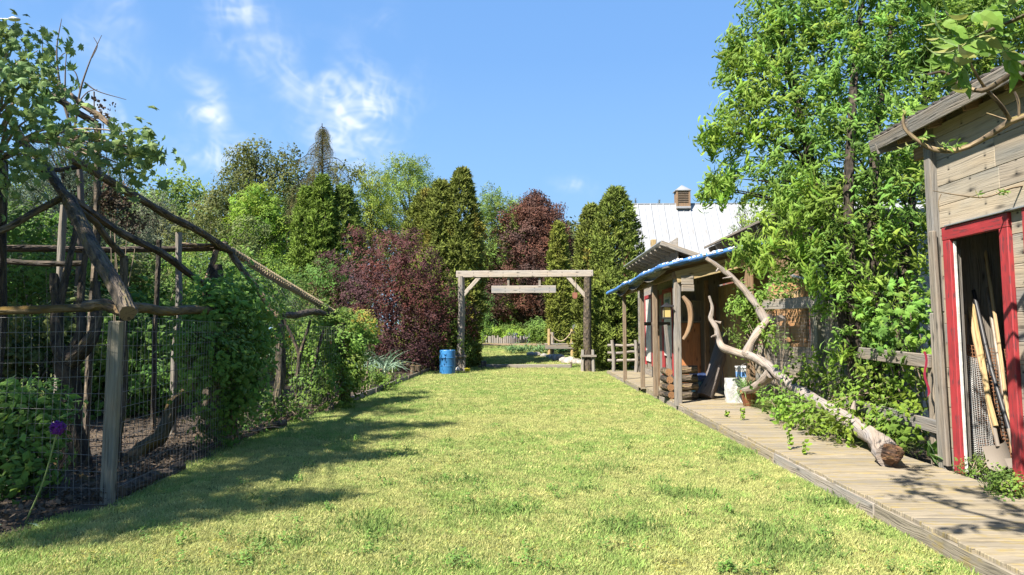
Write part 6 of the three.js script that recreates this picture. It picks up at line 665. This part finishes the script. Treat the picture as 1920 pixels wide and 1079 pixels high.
// ---------------------------------------------------------------- walnut boughs hanging in from the right
{
  const t = thing('walnut_bough', 'knobbly walnut boughs with fresh compound leaves reaching across the shed', 'branch', [0, 0, 0]), r = rng(601), w = (name, pts, rad, s) => part(name, tube(curve(pts, 20), rad.map((x) => x * 0.8), 9, 0.14, s), [M.twigTan, M.cut], t);
  const tip = U(1697, 212, 5.7);
  w('bough', [U(2050, 140, 4.8), U(1960, 205, 5.1), U(1895, 228, 5.3), U(1850, 258, 5.45), U(1795, 282, 5.6), U(1745, 278, 5.68), U(1712, 256, 5.7), U(1695, 235, 5.7), tip], [0.05, 0.04, 0.035, 0.03, 0.028, 0.025, 0.02, 0.018, 0.014], 1); w('bough', [U(1897, 228, 5.3), U(1875, 195, 5.2), U(1850, 168, 5.1), U(1836, 148, 5.0), U(1815, 110, 4.9)], [0.022, 0.018, 0.015, 0.012, 0.008], 2); w('bough', [U(2050, 60, 4.3), U(1930, 115, 4.7), U(1880, 150, 4.9), U(1842, 170, 5.0), U(1800, 158, 5.1), U(1770, 135, 5.1), U(1740, 140, 5.1)], [0.04, 0.03, 0.025, 0.022, 0.018, 0.014, 0.01], 3); w('bough', [U(1897, 226, 5.3), U(1880, 222, 5.35), U(1850, 212, 5.4)], [0.012, 0.009, 0.006], 4); w('bough', [U(1912, 228, 5.25), U(1910, 190, 5.2), U(1903, 172, 5.2)], [0.014, 0.012, 0.009], 5); w('bough', [U(1990, 345, 6.1), U(1900, 352, 6.2), U(1850, 370, 6.25), U(1790, 365, 6.3), U(1750, 358, 6.3)], [0.014, 0.011, 0.009, 0.007, 0.004], 6); w('bough', [U(1765, 364, 6.3), U(1760, 380, 6.3), U(1762, 398, 6.3)], [0.006, 0.004, 0.003], 7); w('bough', [U(1980, 0, 3.6), U(1920, 30, 3.8), U(1850, 60, 4.1), U(1800, 85, 4.4)], [0.02, 0.015, 0.012, 0.006], 8);
  const lg = [0, 1, 2, 3].map((k) => { const gb = new GB(); blade(gb, new THREE.Matrix4(), 1, 0.27 + 0.03 * k, 0.3, 0.45 + 0.25 * k, 3); return gb.build(); }), lm = [leafMat(0.145, 0.27, 0.035, 0.5), leafMat(0.17, 0.28, 0.045, 0.5), leafMat(0.12, 0.23, 0.03, 0.5), leafMat(0.26, 0.27, 0.07, 0.5)];
  const compound = (at, dir, len, n, leafLen, mi) => { const d = dir.clone().normalize(), end = at.clone().add(d.clone().multiplyScalar(len)).add(V(0, -0.12 * len, 0)); part('leaf_stalk', tube(curve([at, at.clone().lerp(end, 0.5).add(V(0, 0.05 * len, 0)), end], 6), [0.004, 0.002], 5, 0, 2), lm[2], t); for (let i = 0; i < n; i++) { const q = i === n - 1 ? 1 : 0.3 + 0.65 * i / n, s = i === n - 1 ? 0 : (i % 2 ? 1 : -1), p = at.clone().lerp(end, q), side = d.clone().cross(V(0, 1, 0)).normalize().multiplyScalar(s), ld = d.clone().multiplyScalar(s ? 0.55 : 1).add(side).add(V(0, -0.25 - 0.3 * r(), 0)).normalize(), m = part('leaflet', lg[(i + mi) % 4], lm[r() < 0.15 ? 3 : (i + mi) % 3], t, p); m.quaternion.setFromUnitVectors(V(0, 1, 0), ld).multiply(new THREE.Quaternion().setFromAxisAngle(V(0, 1, 0), (r() - 0.5) * 1.6)); const sc = leafLen * (0.75 + 0.45 * r()); m.scale.set(sc, sc, sc); } };
  for (const [px, py, d, dx, dy, len, n, ll] of [[1815, 108, 4.9, -1, 0.15, 0.2, 7, 0.2], [1818, 108, 4.9, 0.3, 0.2, 0.22, 7, 0.2], [1815, 112, 4.9, -0.4, -0.6, 0.2, 7, 0.22], [1835, 80, 4.6, -0.8, 0.5, 0.22, 9, 0.2], [1870, 70, 4.2, 0.1, -0.7, 0.22, 7, 0.2], [1890, 20, 3.9, -0.9, 0.1, 0.25, 9, 0.22], [1800, 60, 4.6, -0.6, 0.6, 0.2, 7, 0.18], [1740, 140, 5.1, -1, 0.1, 0.12, 5, 0.1], [1745, 138, 5.1, 0.2, 0.8, 0.14, 5, 0.1], [1700, 215, 5.7, -0.6, 0.7, 0.1, 5, 0.09], [1697, 215, 5.7, 0.7, 0.6, 0.1, 5, 0.10], [1712, 262, 5.7, 0.8, 0.3, 0.12, 7, 0.09], [1720, 268, 5.65, -0.8, -0.2, 0.12, 7, 0.09], [1780, 280, 5.6, -0.6, 0.5, 0.08, 5, 0.07], [1785, 280, 5.6, 0.6, 0.45, 0.10, 7, 0.08], [1790, 282, 5.6, 0.1, 0.8, 0.08, 5, 0.06], [1770, 280, 5.6, 0.4, 0.7, 0.08, 5, 0.07], [1850, 60, 4.1, -0.7, -0.3, 0.22, 7, 0.22], [1850, 60, 4.1, 0.2, 0.7, 0.2, 7, 0.22], [1905, 35, 3.8, -0.2, 0.6, 0.22, 7, 0.2], [1915, 30, 3.8, 0.5, -0.6, 0.22, 7, 0.2], [1800, 85, 4.4, -0.8, 0.5, 0.18, 7, 0.13], [1800, 85, 4.4, -0.3, -0.8, 0.15, 7, 0.17], [1890, 362, 6.2, -0.6, 0.5, 0.06, 5, 0.07], [1875, 366, 6.2, 0.5, 0.3, 0.06, 5, 0.07], [1835, 368, 6.25, 0.3, 0.6, 0.05, 5, 0.05], [1960, 30, 4, 0.2, 0.2, 0.3, 9, 0.2], [1940, -30, 4, -0.6, 0.3, 0.3, 9, 0.2], [1880, -20, 4.4, -0.6, 0.3, 0.3, 9, 0.16]]) compound(U(px, py, d), V(dx, dy, (r() - 0.5) * 0.8), len, n, ll, Math.floor(r() * 4));
  // the bough goes on overhead, out of view; its leaves shade the boardwalk
  const over = [[1700, 895], [1750, 900], [1790, 925], [1850, 930], [1740, 940], [1880, 965], [1905, 1000], [1830, 985], [1900, 915], [1680, 875]].map(([px, py]) => { const g = G(px, py, DY), k = 4.4 / SUN.y; return V(g.x + SUN.x * k, DY + 4.4, g.z + SUN.z * k); });
  w('bough', [V(6.5, 4.6, -1.0), V(4.6, 4.7, -2.2), over[6].clone().add(V(0.3, 0.1, 0)), over[4].clone().add(V(0, 0.1, 0)), over[0]], [0.09, 0.07, 0.04, 0.025, 0.01], 9);
  for (const c of over) for (let k = 0; k < 3; k++) compound(c.clone().add(V((r() - 0.5) * 0.3, 0, (r() - 0.5) * 0.3)), V(r() - 0.5, 0.1, r() - 0.5), 0.28, 9, 0.16, k);
}

renderer.render(scene, camera);
